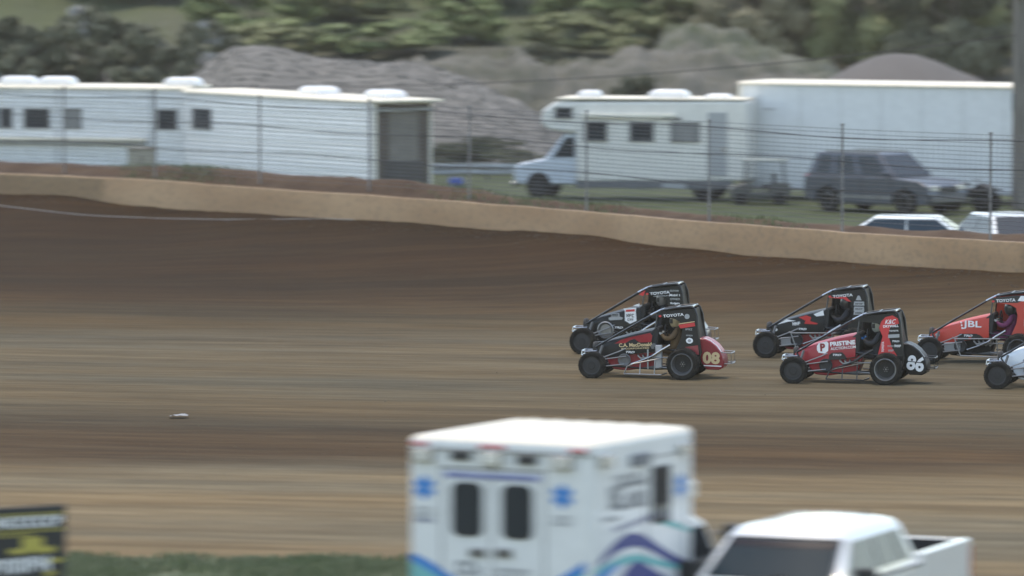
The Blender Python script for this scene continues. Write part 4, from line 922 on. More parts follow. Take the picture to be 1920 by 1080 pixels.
# front pair, far car: black with white shield
def dec_b(t, tail):
    sh = [(.80, .90), (1.07, .925), (1.06, .86), (1.075, .66), (.94, .60), (.83, .66), (.83, .85)]
    print_poly("shield_badge", [sh], HN, PWHITE, t); L2 = lambda x, z: (x, HN(x, z)[1] - .004, z)
    print_poly("shield_band", [[(.85, .835), (1.04, .85), (1.04, .895), (.85, .88)]], L2, PRED, t); scribble("shield_lettering", .945, .765, .17, .07, 3, L2, PBLACK, t, 0, 8); scribble("shield_lettering", .95, .68, .13, .05, 3, L2, PBLACK, t, 0, 9)
    print_poly("sponsor_plate", [[(.50, .66), (.77, .68), (.79, .72), (.72, .74), (.71, .81), (.54, .79), (.54, .73), (.48, .71)]], HN, PGREY, t); scribble("sponsor_lettering", .62, .765, .14, .05, 3, L2, PBLACK, t, 0, 2)
    trd(t, .70, .52, .18); toyota(t, 1.56, 1.225); scribble("header_lettering", 1.60, 1.165, .34, .02, 9, PN, PGREY, t, R(3), 3)
    scribble("sponsor_lettering", 1.86, 1.27, .19, .035, 6, PN, PGREY, t, 0, 6); print_text("sponsor_lettering", "Mobil 1", 1.87, 1.185, .21, .045, PN, PWHITE, t, 0, .02)
    scribble("sponsor_lettering", 1.88, 1.105, .20, .038, 6, PN, PGREY, t, 0, 12); print_text("sponsor_lettering", "Rodgers", 1.88, 1.02, .19, .05, PN, PWHITE, t, 0, .03)
    print_poly("red_flash", [[(1.12, 1.19), (1.26, 1.275), (1.22, 1.16)]], PN, PRED, t); print_poly("white_flash", [[(1.0, .965), (1.14, 1.01), (1.13, .95)]], HN, PWHITE, t)
    q = MB(); q.lathe([(.16, -.33), (.175, -.36), (.155, -.375), (.12, -.34), (.10, -.30)], (.43, 0, .47), 'y', 22); q.build("radiator_duct", STEEL, t, smooth=True)
    print_text("car_number", "71", 2.30, .42, .30, .24, TN, PWHITE, t, 0, .045)
race_car("all black race car with white shield badge on its hood, behind the 08 car", 1093, 664, R(-12), BLACK, BLACK, BLACK, mat("blue_black_paint", (.02, .02, .05), .3, coat=.5), TUBEBLK, dec_b, side='bars', bumper=STEEL)

# second pair, far car: black, white and red
def dec_c(t, tail):
    print_poly("white_flash", [[(.16, .635), (.36, .745), (.56, .72), (.40, .70)]], HN, PWHITE, t); print_poly("white_flash", [[(.93, .86), (1.13, .94), (1.15, .84), (.99, .815)]], HN, PWHITE, t)
    print_poly("red_swirl", [[(.62, .79), (.78, .835), (.88, .80), (.86, .72), (1.02, .68), (1.0, .66), (.74, .665), (.76, .73)]], HN, PRED, t)
    scribble("sponsor_lettering", .57, .665, .17, .065, 3, HN, PWHITE, t, R(6), 3); trd(t, .70, .56, .17); toyota(t, 1.53, 1.235)
    print_poly("red_header_band", [[(1.27, 1.20), (1.60, 1.215), (1.70, 1.12), (1.62, 1.13), (1.55, 1.175), (1.27, 1.19)]], PN, PRED, t)
    for i, z in enumerate((1.08, .98, .90)):
        print_poly("sponsor_plate", [[(1.76, z - .035), (1.98, z - .035), (1.97, z + .045), (1.77, z + .045)]], PN, PGREY, t); scribble("sponsor_lettering", 1.87, z, .16, .035, 4, lambda x, zz: (x, PN(x, zz)[1] - .004, zz), PBLACK, t, 0, i + 20)
    print_poly("triangle_badge", [[(1.80, 1.15), (1.92, 1.15), (1.88, 1.24), (1.84, 1.24)]], PN, PGREY, t)
    print_text("car_number", "71", 2.30, .42, .30, .24, TN, PWHITE, t, 0, .045); print_poly("nose_badge", [ellipse(.12, .53, .045, .03)], HN, PWHITE, t)
    q = MB(); q.box((.38, -.29, .31), (.26, .02, .17), ry=R(-6)); q.build("white_side_plate", PGREY, t, bevel=.01)
race_car("black midget race car with white and red flashes, far car of the second pair", 1438, 671, R(-13), BLACK, DRED, BLACK, BLACK, TUBEBLK, dec_c, side='rails', bumper=STEEL)

# second pair, near car: red, number 86
def dec_d(t, tail):
    bd = [(.42, .62), (.62, .655), (.63, .80), (.46, .77), (.40, .70)]
    print_poly("emblem_plate", [[(.40, .71), (.44, .765), (.60, .80), (.63, .77), (.625, .62), (.56, .565), (.43, .58), (.40, .63)]], HN, PWHITE, t)
    L2 = lambda x, z: (x, HN(x, z)[1] - .004, z); print_text("emblem_letter", "P", .515, .685, .10, .155, L2, DRED, t, R(4), .05)
    print_text("sponsor_lettering", "PRISTINE", .91, .775, .50, .088, HN, PWHITE, t, R(6), .045); print_text("sponsor_lettering", "AUCTION.COM", .92, .685, .50, .055, HN, PWHITE, t, R(6), .015)
    print_poly("engine_opening", [[(.63, .44), (1.0, .47), (.95, .55), (.90, .60), (.70, .585), (.64, .54)]], HN, PBLACK, t); print_text("sponsor_lettering", "TRD", .80, .545, .17, .038, L2, PWHITE, t, 0, .03, .3)
    print_poly("red_blaze", [[(1.62, 1.08), (1.66, 1.20), (1.74, 1.29), (1.88, 1.325), (1.98, 1.27), (2.01, 1.17), (1.84, 1.12), (1.80, .95), (1.88, .70), (1.98, .55), (1.97, .46), (1.58, .46), (1.64, .72), (1.69, .92)]], PN, PRED, t)
    N2 = lambda x, z: (x, PN(x, z)[1] - .004, z)
    print_text("sponsor_lettering", "K&C", 1.84, 1.205, .22, .085, N2, PWHITE, t, R(4), .01, .4); print_text("sponsor_lettering", "DRYWALL", 1.85, 1.12, .30, .048, N2, PWHITE, t, R(4), .03)
    print_text("sponsor_lettering", "TOYOTA", 1.91, 1.03, .18, .03, N2, PWHITE, t, R(3), .02); print_poly("sponsor_plate", [[(1.80, .89), (2.02, .905), (2.02, .97), (1.80, .955)]], N2, PGREY, t)
    print_text("sponsor_lettering", "TRD", 1.95, .83, .14, .032, N2, PWHITE, t, 0, .03, .3); scribble("sponsor_lettering", 1.85, .735, .12, .03, 5, N2, PGREY, t, 0, 31); scribble("sponsor_lettering", 1.99, .74, .13, .045, 4, N2, PWHITE, t, 0, 32)
    scribble("sponsor_lettering", 1.86, .65, .11, .04, 3, N2, PGREY, t, 0, 33); print_text("upright_lettering", "TOYOTA", 1.70, .72, .20, .045, N2, PWHITE, t, R(90), .03)
    print_text("car_number", "86", 2.325, .40, .34, .30, TN, PWHITE, t, R(-10), .04); print_poly("number_shadow_line", [[(2.14, .435), (2.48, .40), (2.48, .415), (2.14, .452)]], lambda x, z: (x, -.266, z), PBLACK, t)  # shadow line across the number, drawn as a black strip
    q = MB(); q.tube([(2.14, -.2, .785), (2.27, -.2, .742), (2.40, -.2, .64), (2.49, -.2, .52)], .009, 6); q.build("tail_edge_strip", PGREY, t, smooth=True)
race_car("red and black midget race car with PRISTINE lettering and white 86 on its black tail", 1490, 719.5, R(-12), RED, RED, BLACK, BLACK, TUBEBLK, dec_d, side='bars', nerf=TUBEBLK, bumper=TUBEBLK, rear_rim=STEEL)

# orange car at the right
def dec_e(t, tail):
    print_text("sponsor_lettering", "JBL", .82, .755, .38, .165, HN, PWHITE, t, R(-1), .02); 
    for z in (.80, .745, .69): print_poly("emblem_mark", [ellipse(.595 + (.8 - z) * .2, z, .018, .02, 8)], HN, PWHITE, t)
    print_poly("engine_opening", [[(.52, .43), (1.06, .50), (.98, .56), (.90, .585), (.56, .58), (.52, .52)]], HN, PBLACK, t); L2 = lambda x, z: (x, HN(x, z)[1] - .004, z)
    print_text("sponsor_lettering", "TRD", .74, .545, .18, .038, L2, PWHITE, t, 0, .03, .3); toyota(t, 1.50, 1.245, .39, .06, R(4))
    print_poly("black_header", [[(1.22, 1.285), (1.6, 1.335), (1.93, 1.36), (1.98, 1.31), (1.74, 1.20), (1.24, 1.195)]], lambda x, z: (x, PN(x, z)[1] + .003, z), PBLACK, t)
    print_poly("white_roof_flash", [[(1.74, 1.24), (1.80, 1.335), (2.0, 1.335), (2.03, 1.22)]], PN, PWHITE, t); print_poly("nose_badge", [ellipse(.10, .54, .05, .03)], HN, PGREY, t)
    scribble("sponsor_lettering", 1.93, 1.06, .11, .12, 2, PN, PWHITE, t, 0, 41); scribble("sponsor_lettering", 1.93, .82, .12, .14, 2, PN, PGREY, t, 0, 42); print_text("car_number", "71", 2.30, .42, .30, .24, TN, PWHITE, t, 0, .045)
    q = MB(); q.box((.42, -.29, .33), (.34, .02, .16), ry=R(-4)); q.build("grey_side_plate", PGREY, t, bevel=.01)
race_car("orange midget race car with white JBL letters on the hood, running behind the second pair", 1745, 684, R(-13), ORANGE, BLACK, ORANGE, ORANGE, TUBEBLK, dec_e, side='rails', bumper=STEEL, roofm=BLACK)
# white and blue car, cut by the right edge
def dec_f(t, tail):
    print_poly("blue_swoosh", [[(.42, .50), (.95, .56), (1.1, .62), (.9, .70), (.6, .60)]], HN, PNAVY, t); print_text("sponsor_lettering", "A", .47, .56, .10, .08, HN, PNAVY, t, 0, .02, .4)
    trd(t, .9, .50, .16, PBLACK); toyota(t, 1.53, 1.235, m=PWHITE)
    print_text("car_number", "19", 2.30, .42, .30, .24, TN, PNAVY, t, 0, .045)
WB = mat("white_blue_paint", (.62, .68, .74), .35, coat=.3, var=.05, dirt=.1)
race_car("white and pale blue midget race car entering at the right edge, only its front showing", 1874, 729.5, R(-14), WB, WB, BLACK, WB, TUBEBLK, dec_f, side='bars', bumper=STEEL)

# ------------------------------------------------------------ drivers
def skin_mesh(name, verts, edges, rads, root=0, sub=1):
    me = bpy.data.meshes.new(name); me.from_pydata(verts, edges, []); o = bpy.data.objects.new(name, me); COL.objects.link(o)
    md = o.modifiers.new("skin", 'SKIN'); md.use_smooth_shade = True
    for i, r in enumerate(rads): me.skin_vertices[0].data[i].radius = (r, r) if not isinstance(r, tuple) else r
    me.skin_vertices[0].data[root].use_root = True
    s_ = o.modifiers.new("s", 'SUBSURF'); s_.levels = sub; s_.render_levels = sub
    dg = bpy.context.evaluated_depsgraph_get(); m2 = bpy.data.meshes.new_from_object(o.evaluated_get(dg)); bpy.data.objects.remove(o); m2.name = name
    m2.polygons.foreach_set("use_smooth", [True] * len(m2.polygons)); return m2
def join_meshes(name, ms):
    bm = bmesh.new()
    for m in ms: bm.from_mesh(m)
    me = bpy.data.meshes.new(name); bm.to_mesh(me); bm.free(); me.polygons.foreach_set("use_smooth", [True] * len(me.polygons)); return me
# seated driver in race-car coordinates: hips on the seat, hands on the wheel
V = [(1.66, 0, .58), (1.70, 0, .74), (1.73, 0, .90), (1.72, 0, 1.00), (1.70, 0, 1.05)]; E = [(0, 1), (1, 2), (2, 3), (3, 4)]; Rr = [(.16, .14), .15, (.155, .14), .085, .06]
for sg in (-1, 1):
    k = len(V); V += [(1.71, sg * .15, .96), (1.60, sg * .235, .80), (1.47, sg * .20, .80), (1.385, sg * .150, .875)]; E += [(2, k), (k, k + 1), (k + 1, k + 2), (k + 2, k + 3)]; Rr += [.075, .058, .048, .034]
    k = len(V); V += [(1.58, sg * .10, .55), (1.22, sg * .11, .60), (.85, sg * .09, .45), (.74, sg * .09, .52)]; E += [(0, k), (k, k + 1), (k + 1, k + 2), (k + 2, k + 3)]; Rr += [.095, .07, .05, .035]
DRV = skin_mesh("driver_body", V, E, Rr)
hands = []
for sg in (-1, 1):
    b = Vector((1.375, sg * .15, .885)); vs = [tuple(b + Vector((.02, 0, -.01))), tuple(b + Vector((-.02, 0, .01)))]; es = [(0, 1)]; rr = [.028, .03]
    for i, l in enumerate((.9, 1.0, .95, .8)):
        y = (i - 1.5) * .019; k = len(vs); vs += [tuple(b + Vector((-.035, y, .025))), tuple(b + Vector((-.055 * l, y, .0))), tuple(b + Vector((-.035, y, -.022 * l)))]; es += [(1, k), (k, k + 1), (k + 1, k + 2)]; rr += [.010, .009, .008]
    k = len(vs); vs += [tuple(b + Vector((.0, -sg * .035, .015))), tuple(b + Vector((-.02, -sg * .05, .02)))]; es += [(0, k), (k, k + 1)]; rr += [.011, .009]
    hands.append(skin_mesh("glove", vs, es, rr, 0, 1))
HMB = MB(); HC = (1.665, 0, 1.135)
HMB.lathe([(.001, .155), (.06, .148), (.105, .115), (.13, .06), (.136, 0), (.130, -.06), (.115, -.105), (.085, -.13), (.001, -.132)], HC, 'z', 22)
def driver(car, label, suit, glove, helmet, visor=FLATBLK, peak=None):
    t = thing("person", label, "person", car.location + Matrix.Rotation(car.rotation_euler.z, 3, "Z") @ Vector((-.10, 0, -.03)), 0, "drivers in the race cars"); t.rotation_euler = car.rotation_euler
    me = DRV.copy(); me.materials.clear(); me.materials.append(suit); new_obj("racing_suit", me, t)
    for h in hands: m = h.copy(); m.materials.clear(); m.materials.append(glove); new_obj("glove", m, t)
    hm = HMB.build("helmet", helmet, t, smooth=True, angle=60)
    q = MB(); rg = []
    for z, r in ((1.175, .132), (1.15, .141), (1.115, .143), (1.085, .139)):
        rg.append([(HC[0] - r * math.cos(a), r * math.sin(a), z) for a in np.linspace(-1.15, 1.15, 12)] + [(HC[0] - (r - .012) * math.cos(a), (r - .012) * math.sin(a), z) for a in np.linspace(1.15, -1.15, 12)])
    q.rings(rg); q.build("visor", visor, hm, smooth=True)
    q = MB(); q.lathe([(.10, -.03), (.115, .0), (.10, .03)], (1.70, 0, 1.01), 'z', 16); q.build("neck_brace", FLATBLK, t, smooth=True)
    for sg in (-1, 1): q = MB(); q.tube([(1.60, sg * .08, .62), (1.565, sg * .09, .80), (1.66, sg * .09, .98), (1.76, sg * .08, 1.02)], .018, 5); q.build("harness_strap", FLATBLK if suit is not FLATBLK else PGREY, t, smooth=True)
    return t
cars = [o for o in COL.objects if o.name.startswith("midget_race_car")]
cars.sort(key=lambda o: o.name)
for k_ in (1, 2, 4): cars[k_].scale = (1.0, 1.0, 1.03)
TANS = mat("tan_suit", (.13, .08, .035), .8, var=.2); DSUIT = mat("dark_suit", (.03, .03, .035), .8, var=.2); PINK = mat("pink_suit", (.16, .025, .09), .7, var=.15)
GH = mat("gold_helmet", (.40, .33, .20), .35, coat=.5); BH = mat("black_helmet", (.03, .03, .035), .3, coat=.6); WH = mat("white_green_helmet", (.35, .38, .34), .35, coat=.5)
driver(cars[0], "driver in tan suit and gold helmet inside the car with the gold 08", TANS, PWHITE, GH)
driver(cars[1], "driver in dark suit with grey helmet inside the all black car with the shield badge", DSUIT, FLATBLK, mat("grey_helmet", (.16, .16, .16), .35, coat=.5))
driver(cars[2], "driver in dark suit and black helmet inside the black car with white and red flashes", DSUIT, FLATBLK, BH)
driver(cars[3], "driver in dark suit with pale green white helmet inside the red 86 car", DSUIT, PBLUE, WH)
driver(cars[4], "driver in a pink suit inside the orange JBL car", PINK, PWHITE, BH)
driver(cars[5], "driver in dark suit inside the white and pale blue car at the right edge", DSUIT, FLATBLK, BH)
PGREY0 = PGREY; PGREY = mat("slate_print", (.14, .15, .17), .5)
# ------------------------------------------------------------ ambulance (box turned so that its back and right side show)
AMB = mat("ambulance_white", (.68, .69, .68), .35, var=.03, coat=.3, dirt=.06); AROOF = mat("ambulance_roof", (.70, .64, .52), .4, var=.02)
thA = R(28); sA = 162.; cr_ = Vector(((1114 - 960) / sA, F / sA, 0))     # near vertical corner
WA, LA2, ZT, ZB = 2.45, 2.6, 3.07, .62
# local frame: +x = forward (along the box), +y = left side; rear face at x=0, near right-rear corner at y=0
rzA = R(90) - thA
t = thing("ambulance", "white box ambulance seen from behind, with blue teal and purple swoosh stripes", "ambulance", cr_, rzA)
q = MB(); q.box((LA2 / 2, WA / 2, (ZB + ZT) / 2), (LA2, WA, ZT - ZB)); q.build("box_body", AMB, t, bevel=.06, seg=3)
q = MB(); q.rings([[(-.0, .0, ZT - .035), (LA2, 0, ZT - .035), (LA2, WA, ZT - .035), (0, WA, ZT - .035)], [(.05, .05, ZT + .02), (LA2 - .05, .05, ZT + .02), (LA2 - .05, WA - .05, ZT + .02), (.05, WA - .05, ZT + .02)], [(.3, .3, ZT + .05), (LA2 - .3, .3, ZT + .05), (LA2 - .3, WA - .3, ZT + .05), (.3, WA - .3, ZT + .05)]])
q.build("roof", AROOF, t, bevel=.02)
for i in range(6): q = MB(); q.box((LA2 / 2, .35 + i * .33, ZT + .057), (LA2 - .5, .02, .012)); q.build("roof_rib", AROOF, t)
REAR = lambda u, v: (-.006, WA - u, ZT - v)             # u: from the left edge seen from behind, v: down from the top
KU = LA2 / 3.0
SIDE = lambda u, v: (u * KU, -.006, ZT - v)
def rplate(name, u, v, w_, h, m, d=.02, bev=.008, par=None):
    q = MB(); q.box((-d / 2, WA - u, ZT - v), (d, w_, h)); return q.build(name, m, par or t, bevel=bev)
def splate(name, u, v, w_, h, m, d=.02, bev=.008, par=None):
    q = MB(); q.box((u * KU, -d / 2, ZT - v), (w_ * KU, d, h)); return q.build(name, m, par or t, bevel=bev)
k = 349 / WA                                            # photo pixels per metre across the rear
def U(px): return (px - 771) / k
def Vv(py, px=900): return (py - lerp(814, 829, (px - 771) / 349)) / 160.
# cornice band under the roof and marker lights
q = MB(); q.box((-.012, WA / 2, ZT - .13), (.024, WA - .06, .02)); q.build("rear_trim", GREY, t)
for px in (792, 930, 1092): rplate("marker_light", U(px), .075, .22 if px != 930 else .34, .035, REDLENS, .03)
def lamp(u, v, side=False, w_=.27, h=.17, hood=True):
    f = (splate if side else rplate)("scene_light", u, v, w_, h, CHROME, .07, .015)
    (splate if side else rplate)("lamp_lens", u, v + .01, w_ * .8, h * .72, LENS, .085, .01, f)
    return f
for px, py in ((800, 848), (931, 854), (1063, 862)): lamp(U(px), Vv(py, px))
for px, py in ((870, 849), (996, 857)): f = rplate("warning_light", U(px), Vv(py, px), .27, .12, GREY, .04); rplate("lamp_lens", U(px), Vv(py, px), .2, .07, FLATBLK, .055, .005, f)
# rear doors, seams, windows, handles
for u in (U(833), U(928), U(1028)): q = MB(); q.box((-.004, WA - u, ZT - 1.35), (.008, .014, 2.1)); q.build("door_seam", GREY, t)
q = MB(); q.box((-.006, WA - U(930), ZT - .34), (.012, U(1028) - U(833), .018)); q.build("door_top_seam", FLATBLK, t)
q = MB(); q.box((-.010, WA - U(930), ZT - .425), (.01, 1.28, .085)); hb = q.build("lettered_band", mat("pale_lilac_print", (.42, .45, .62), .5), t)
scribble("band_lettering", U(930), .425, 1.18, .06, 22, lambda u, v: (-.018, WA - u, ZT - v), PPURP, t, 0, 51)
for px, py in ((882, 951), (977, 956)):
    u, v = U(px), Vv(py, px); ww, hh = .37, .60; pts = []
    for cx_, cz_, a0 in ((1, 1, 0), (-1, 1, 90), (-1, -1, 180), (1, -1, 270)):
        for i in range(5): a = R(a0 + i * 22.5); pts.append((cx_ * (ww / 2 - .09) + .09 * math.cos(a), cz_ * (hh / 2 - .09) + .09 * math.sin(a)))
    q = MB(); q.rings([[(-.002, WA - u + a * 1.10, ZT - v + b * 1.06) for a, b in pts], [(-.022, WA - u + a * 1.08, ZT - v + b * 1.05) for a, b in pts]]); f = q.build("rear_window", DRUBBER, t, smooth=True, angle=30)
    q = MB(); q.rings([[(-.02, WA - u + a * .93, ZT - v + b * .95) for a, b in pts], [(-.027, WA - u + a * .93, ZT - v + b * .95) for a, b in pts]]); q.build("pane", GLASS, f)
for px in (902, 952): f = rplate("door_handle", U(px), Vv(1033, px), .22, .12, STEEL, .03, .02); rplate("handle_grip", U(px), Vv(1033, px), .14, .05, DGREY, .05, .01, f)
# six-armed blue medical stars, with small lettering under them
def star(name, fn, cu, cv, r, m, n=6):
    polys = []
    for i in range(3):
        a = R(90 + i * 60); dx, dy = math.cos(a), math.sin(a); nx, ny = -dy * r * .26, dx * r * .26
        polys.append([(cu + dx * r + nx, cv + dy * r + ny), (cu - dx * r + nx, cv - dy * r + ny), (cu - dx * r - nx, cv - dy * r - ny), (cu + dx * r - nx, cv + dy * r - ny)])
    o = None
    for j, p_ in enumerate(polys):
        print_poly(name, [p_], lambda u, v, j=j: (fn(u, v)[0] - (.002 * j if fn is REAR else 0), fn(u, v)[1] - (.002 * j if fn is not REAR else 0), fn(u, v)[2]), m, t)
for px, py in ((800, 910), (1062, 925)):
    u, v = U(px), Vv(py, px); star("medical_star", REAR, u, v, .145, PBLUE)
    scribble("small_lettering", u, v + .25, .26, .03, 7, REAR, PGREY, t, 0, px); scribble("small_lettering", u, v + .32, .28, .035, 8, REAR, PGREY, t, 0, px + 1)
scribble("small_lettering", U(800), Vv(972, 800), .28, .05, 6, REAR, PNAVY, t, 0, 61)
scribble("logo_lettering", U(885), Vv(1062, 885), .34, .16, 3, REAR, PGREY, t, 0, 63); scribble("logo_lettering", U(968), Vv(1066, 968), .46, .04, 9, REAR, PGREY, t, 0, 64); scribble("logo_lettering", U(968), Vv(1078, 968), .46, .04, 9, REAR, PGREY, t, 0, 65)
# swooshes: bands built from a centre line with changing width
def band(name, fn, pts, m):
    P1 = []; P2 = []; n = len(pts)
    us = np.linspace(0, n - 1, 40); xs_ = np.interp(us, range(n), [p[0] for p in pts]); ys_ = np.interp(us, range(n), [p[1] for p in pts]); ws = np.interp(us, range(n), [p[2] for p in pts])
    for _ in range(6): xs_[1:-1] = (xs_[:-2] + xs_[2:]) / 2; ys_[1:-1] = (ys_[:-2] + ys_[2:]) / 2
    polys = []
    for i in range(39): polys.append([(xs_[i], ys_[i] - ws[i] / 2), (xs_[i + 1], ys_[i + 1] - ws[i + 1] / 2), (xs_[i + 1], ys_[i + 1] + ws[i + 1] / 2), (xs_[i], ys_[i] + ws[i] / 2)])
    return print_poly(name, polys, fn, m, t)
fr2 = lambda d: (lambda u, v: (-.006 - d, WA - u, ZT - v)); fs2 = lambda d: (lambda u, v: (u * KU, -.006 - d, ZT - v - .09))
band("blue_swoosh", fr2(.002), [(.02, 1.42, .10), (.25, 1.50, .12), (.5, 1.64, .12), (.9, 1.84, .12), (1.5, 1.86, .12), (1.95, 1.68, .14), (2.34, 1.42, .13)], PBLUE)
band("teal_swoosh", fr2(.0), [(.02, 1.55, .22), (.25, 1.66, .22), (.5, 1.80, .2), (.9, 1.98, .16), (1.5, 1.96, .14), (1.95, 1.76, .1), (2.34, 1.50, .08)], PTEAL)
kS = 189 / LA2
def US(px): return (px - 1120) / kS
band("purple_swoosh", fs2(.002), [(.1, 1.32, .05), (.5, 1.18, .12), (1.0, 1.08, .17), (1.5, 1.14, .15), (2.0, 1.32, .12), (2.6, 1.5, .10), (2.95, 1.56, .1)], PPURP)
band("teal_swoosh", fs2(.0), [(.02, 1.42, .12), (.5, 1.36, .10), (.9, 1.32, .10), (1.4, 1.34, .10), (2.0, 1.46, .08), (2.9, 1.6, .06)], PTEAL)
band("purple_swoosh", fs2(.004), [(.5, 1.82, .3), (1.0, 1.58, .34), (1.3, 1.5, .3), (1.8, 1.66, .28), (2.5, 1.86, .24)], PPURP)
band("blue_swoosh", fs2(.003), [(.02, 1.52, .14), (.3, 1.46, .12), (.7, 1.36, .06)], PBLUE)
band("teal_sweep", fs2(.001), [(2.0, .98, .02), (2.4, 1.02, .08), (2.9, 1.14, .04)], PTEAL)
# right side: lights, window, door, lettering
lamp(.30, .20, True, .36, .16); f = splate("side_lamp", 1.35, .26, .55, .15, PGREY, .05, .02); lamp(2.65, .22, True, .3, .14)
for u in (1.55 * KU, 2.75 * KU): q = MB(); q.box((u, -.004, ZT - 1.3), (.014, .008, 2.1)); q.build("door_seam", GREY, t)
q = MB(); q.box((2.15 * KU, -.004, ZT - .26), (1.2 * KU, .008, .014)); q.build("door_top_seam", GREY, t)
f = splate("side_window", 2.0, .72, .56, .68, DRUBBER, .02, .008); splate("pane", 2.0, .72, .46, .60, GLASS, .027, .004, f)
star("medical_star", SIDE, 2.6, .66, .15, PBLUE)
for i, (u, v, w_, h, n) in enumerate(((.95, .43, .75, .03, 9), (1.1, .52, .9, .06, 8), (.62, .66, .35, .18, 2), (1.25, .68, .6, .07, 6), (1.15, .78, .9, .05, 9), (.5, .90, .5, .03, 7))): scribble("side_lettering", u, v, w_, h * 1.5, n, SIDE, PGREY, t, 0, 70 + i)
scribble("side_lettering", 1.15, 1.0, 1.1, .06, 11, SIDE, PPURP, t, R(-4), 80)
q = MB(); q.box((-.12, WA / 2, .52), (.28, WA - .1, .10)); q.build("rear_step", STEEL, t, bevel=.01)
for u in (.12, WA - .12): q = MB(); q.box((-.02, u, 1.0), (.05, .12, .32)); q.build("taillight", REDLENS, t, bevel=.02)
# cab
q = MB(); q.prism([(LA2, .45), (LA2 + 2.35, .45), (LA2 + 2.45, .75), (LA2 + 2.35, 1.1), (LA2 + 1.35, 1.25), (LA2 + .75, 1.88), (LA2 + .45, 1.98), (LA2, 2.0)], .2, 2.16); q.build("cab", AMB, t, bevel=.08, seg=3)
quad_panel("windshield", [(LA2 + 1.34, .4, 1.29), (LA2 + 1.34, 1.96, 1.29), (LA2 + .79, 1.88, 1.86), (LA2 + .79, .48, 1.86)], GLASS, t)
quad_panel("cab_window", [(LA2 + .12, .195, 1.25), (LA2 + 1.1, .195, 1.25), (LA2 + .68, .195, 1.82), (LA2 + .12, .195, 1.82)], GLASS, t)
q = MB(); q.box((LA2 + .95, -.12, 1.62), (.16, .30, .42)); q.build("side_mirror", FLATBLK, t, bevel=.03); q = MB(); q.tube([(LA2 + .95, .2, 1.5), (LA2 + .95, -.1, 1.5)], .02, 6); q.build("mirror_arm", GREY, t); q = MB(); q.tube([(LA2 + .95, .2, 1.72), (LA2 + .95, -.1, 1.72)], .02, 6); q.build("mirror_arm", GREY, t)
q = MB(); q.box((LA2 + .12, .1, ZT - .75), (.16, .12, .2)); q.build("amber_light", LENS, t, bevel=.03)
for y in (.42, 1.94):
    wheel(t, .95, y, .40, .40, .30, side=-1 if y < 1 else 1); wheel(t, LA2 + 1.75, y, .40, .40, .26, side=-1 if y < 1 else 1)
q = MB(); q.box((LA2 / 2 + .6, WA / 2, .5), (LA2 + 2.2, 1.4, .2)); q.build("chassis", FLATBLK, t)

# ------------------------------------------------------------ white pickup truck, nose towards the lower left
TP = mat("pickup_white", (.70, .71, .70), .22, var=.02, coat=.8, dirt=.05)
thP = R(22); rzP = math.atan2(-math.cos(thP), -math.sin(thP))
# local: forward +x, left +y; cab roof front-left corner is the reference
sP = 158.; ref = Vector(((1597 - 960) / sP, F / sP, 0)); t = thing("pickup_truck", "white crew cab pickup truck in front of the ambulance, nose to the lower left", "pickup truck")
t.rotation_euler = (0, 0, rzP); c, s_ = math.cos(rzP), math.sin(rzP); rx_, ry_ = .15, .74
t.location = ref - Vector((rx_ * c - ry_ * s_, rx_ * s_ + ry_ * c, 0))
body(t, [(-1.9, .5), (-1.9, 1.34), (.95, 1.22), (1.05, 1.25), (2.05, 1.16), (2.25, .95), (2.28, .55), (2.0, .42), (1.95, .70), (1.6, .86), (1.25, .70), (1.2, .42), (-1.7, .42)], .98, TP, name="lower_body", bev=.06)
# bed: dark cavity sunk into the box
q = MB(); q.box((-2.84, 0, .9), (1.9, 1.78, .06)); q.box((-2.84, .85, 1.15), (1.88, .02, .5)); q.box((-2.84, -.85, 1.15), (1.88, .02, .5)); q.box((-3.72, 0, 1.15), (.02, 1.6, .5)); q.build("bed_liner", FLATBLK, t)
for y in (-.92, .92): q = MB(); q.prism([(-3.8, .55), (-3.83, .8), (-3.8, 1.42), (-1.91, 1.42), (-1.91, .5), (-1.95, .42), (-2.0, .72), (-2.4, .88), (-2.8, .72), (-2.85, .45)], y - .06, y + .06); q.build("bed_side", TP, t, bevel=.02)
q = MB(); q.box((-3.78, 0, .98), (.09, 1.7, .86)); q.build("tailgate", TP, t, bevel=.02)
for y in (-.90, .90): q = MB(); q.box((-3.81, y, 1.12), (.12, .16, .42)); q.build("taillight", REDLENS, t, bevel=.02)
# cab greenhouse with crowned roof
def ring(z, xr_, xf, wr, wf, crown=0, n=7):
    L_ = []
    for i in range(n): y = lerp(-1, 1, i / (n - 1)); L_.append((xf - .10 * y * y * (1 if z > 1.3 else .8), y * wf, z + crown * (1 - y * y)))
    for i in range(5): a = lerp(1, 0, (i + 1) / 6); L_.append((lerp(xr_, xf, a), lerp(wr, wf, a), z))
    for i in range(n): y = lerp(1, -1, i / (n - 1)); L_.append((xr_, y * wr, z + crown * (1 - y * y)))
    for i in range(5): a = (i + 1) / 6; L_.append((lerp(xr_, xf, a), -lerp(wr, wf, a), z))
    return L_
q = MB(); q.rings([ring(1.24, -1.86, 1.12, .93, .92), ring(1.38, -1.84, .98, .90, .89), ring(1.80, -1.66, .32, .75, .75), ring(1.88, -1.56, .17, .68, .69, .02), ring(1.915, -1.42, .0, .56, .58, .03), ring(1.93, -1.1, -.3, .3, .3, .03)])
q.build("cab", TP, t, smooth=True, angle=55)
q = MB(); pts = []
def ws(u, v, o): # windshield surface, u -1..1, v 0..1
    xf = lerp(1.0, .335, v); w_ = lerp(.88, .755, v); z = lerp(1.36, 1.79, v); return (xf - .10 * u * u * lerp(.8, 1, v) + o, u * w_, z + o * .8)
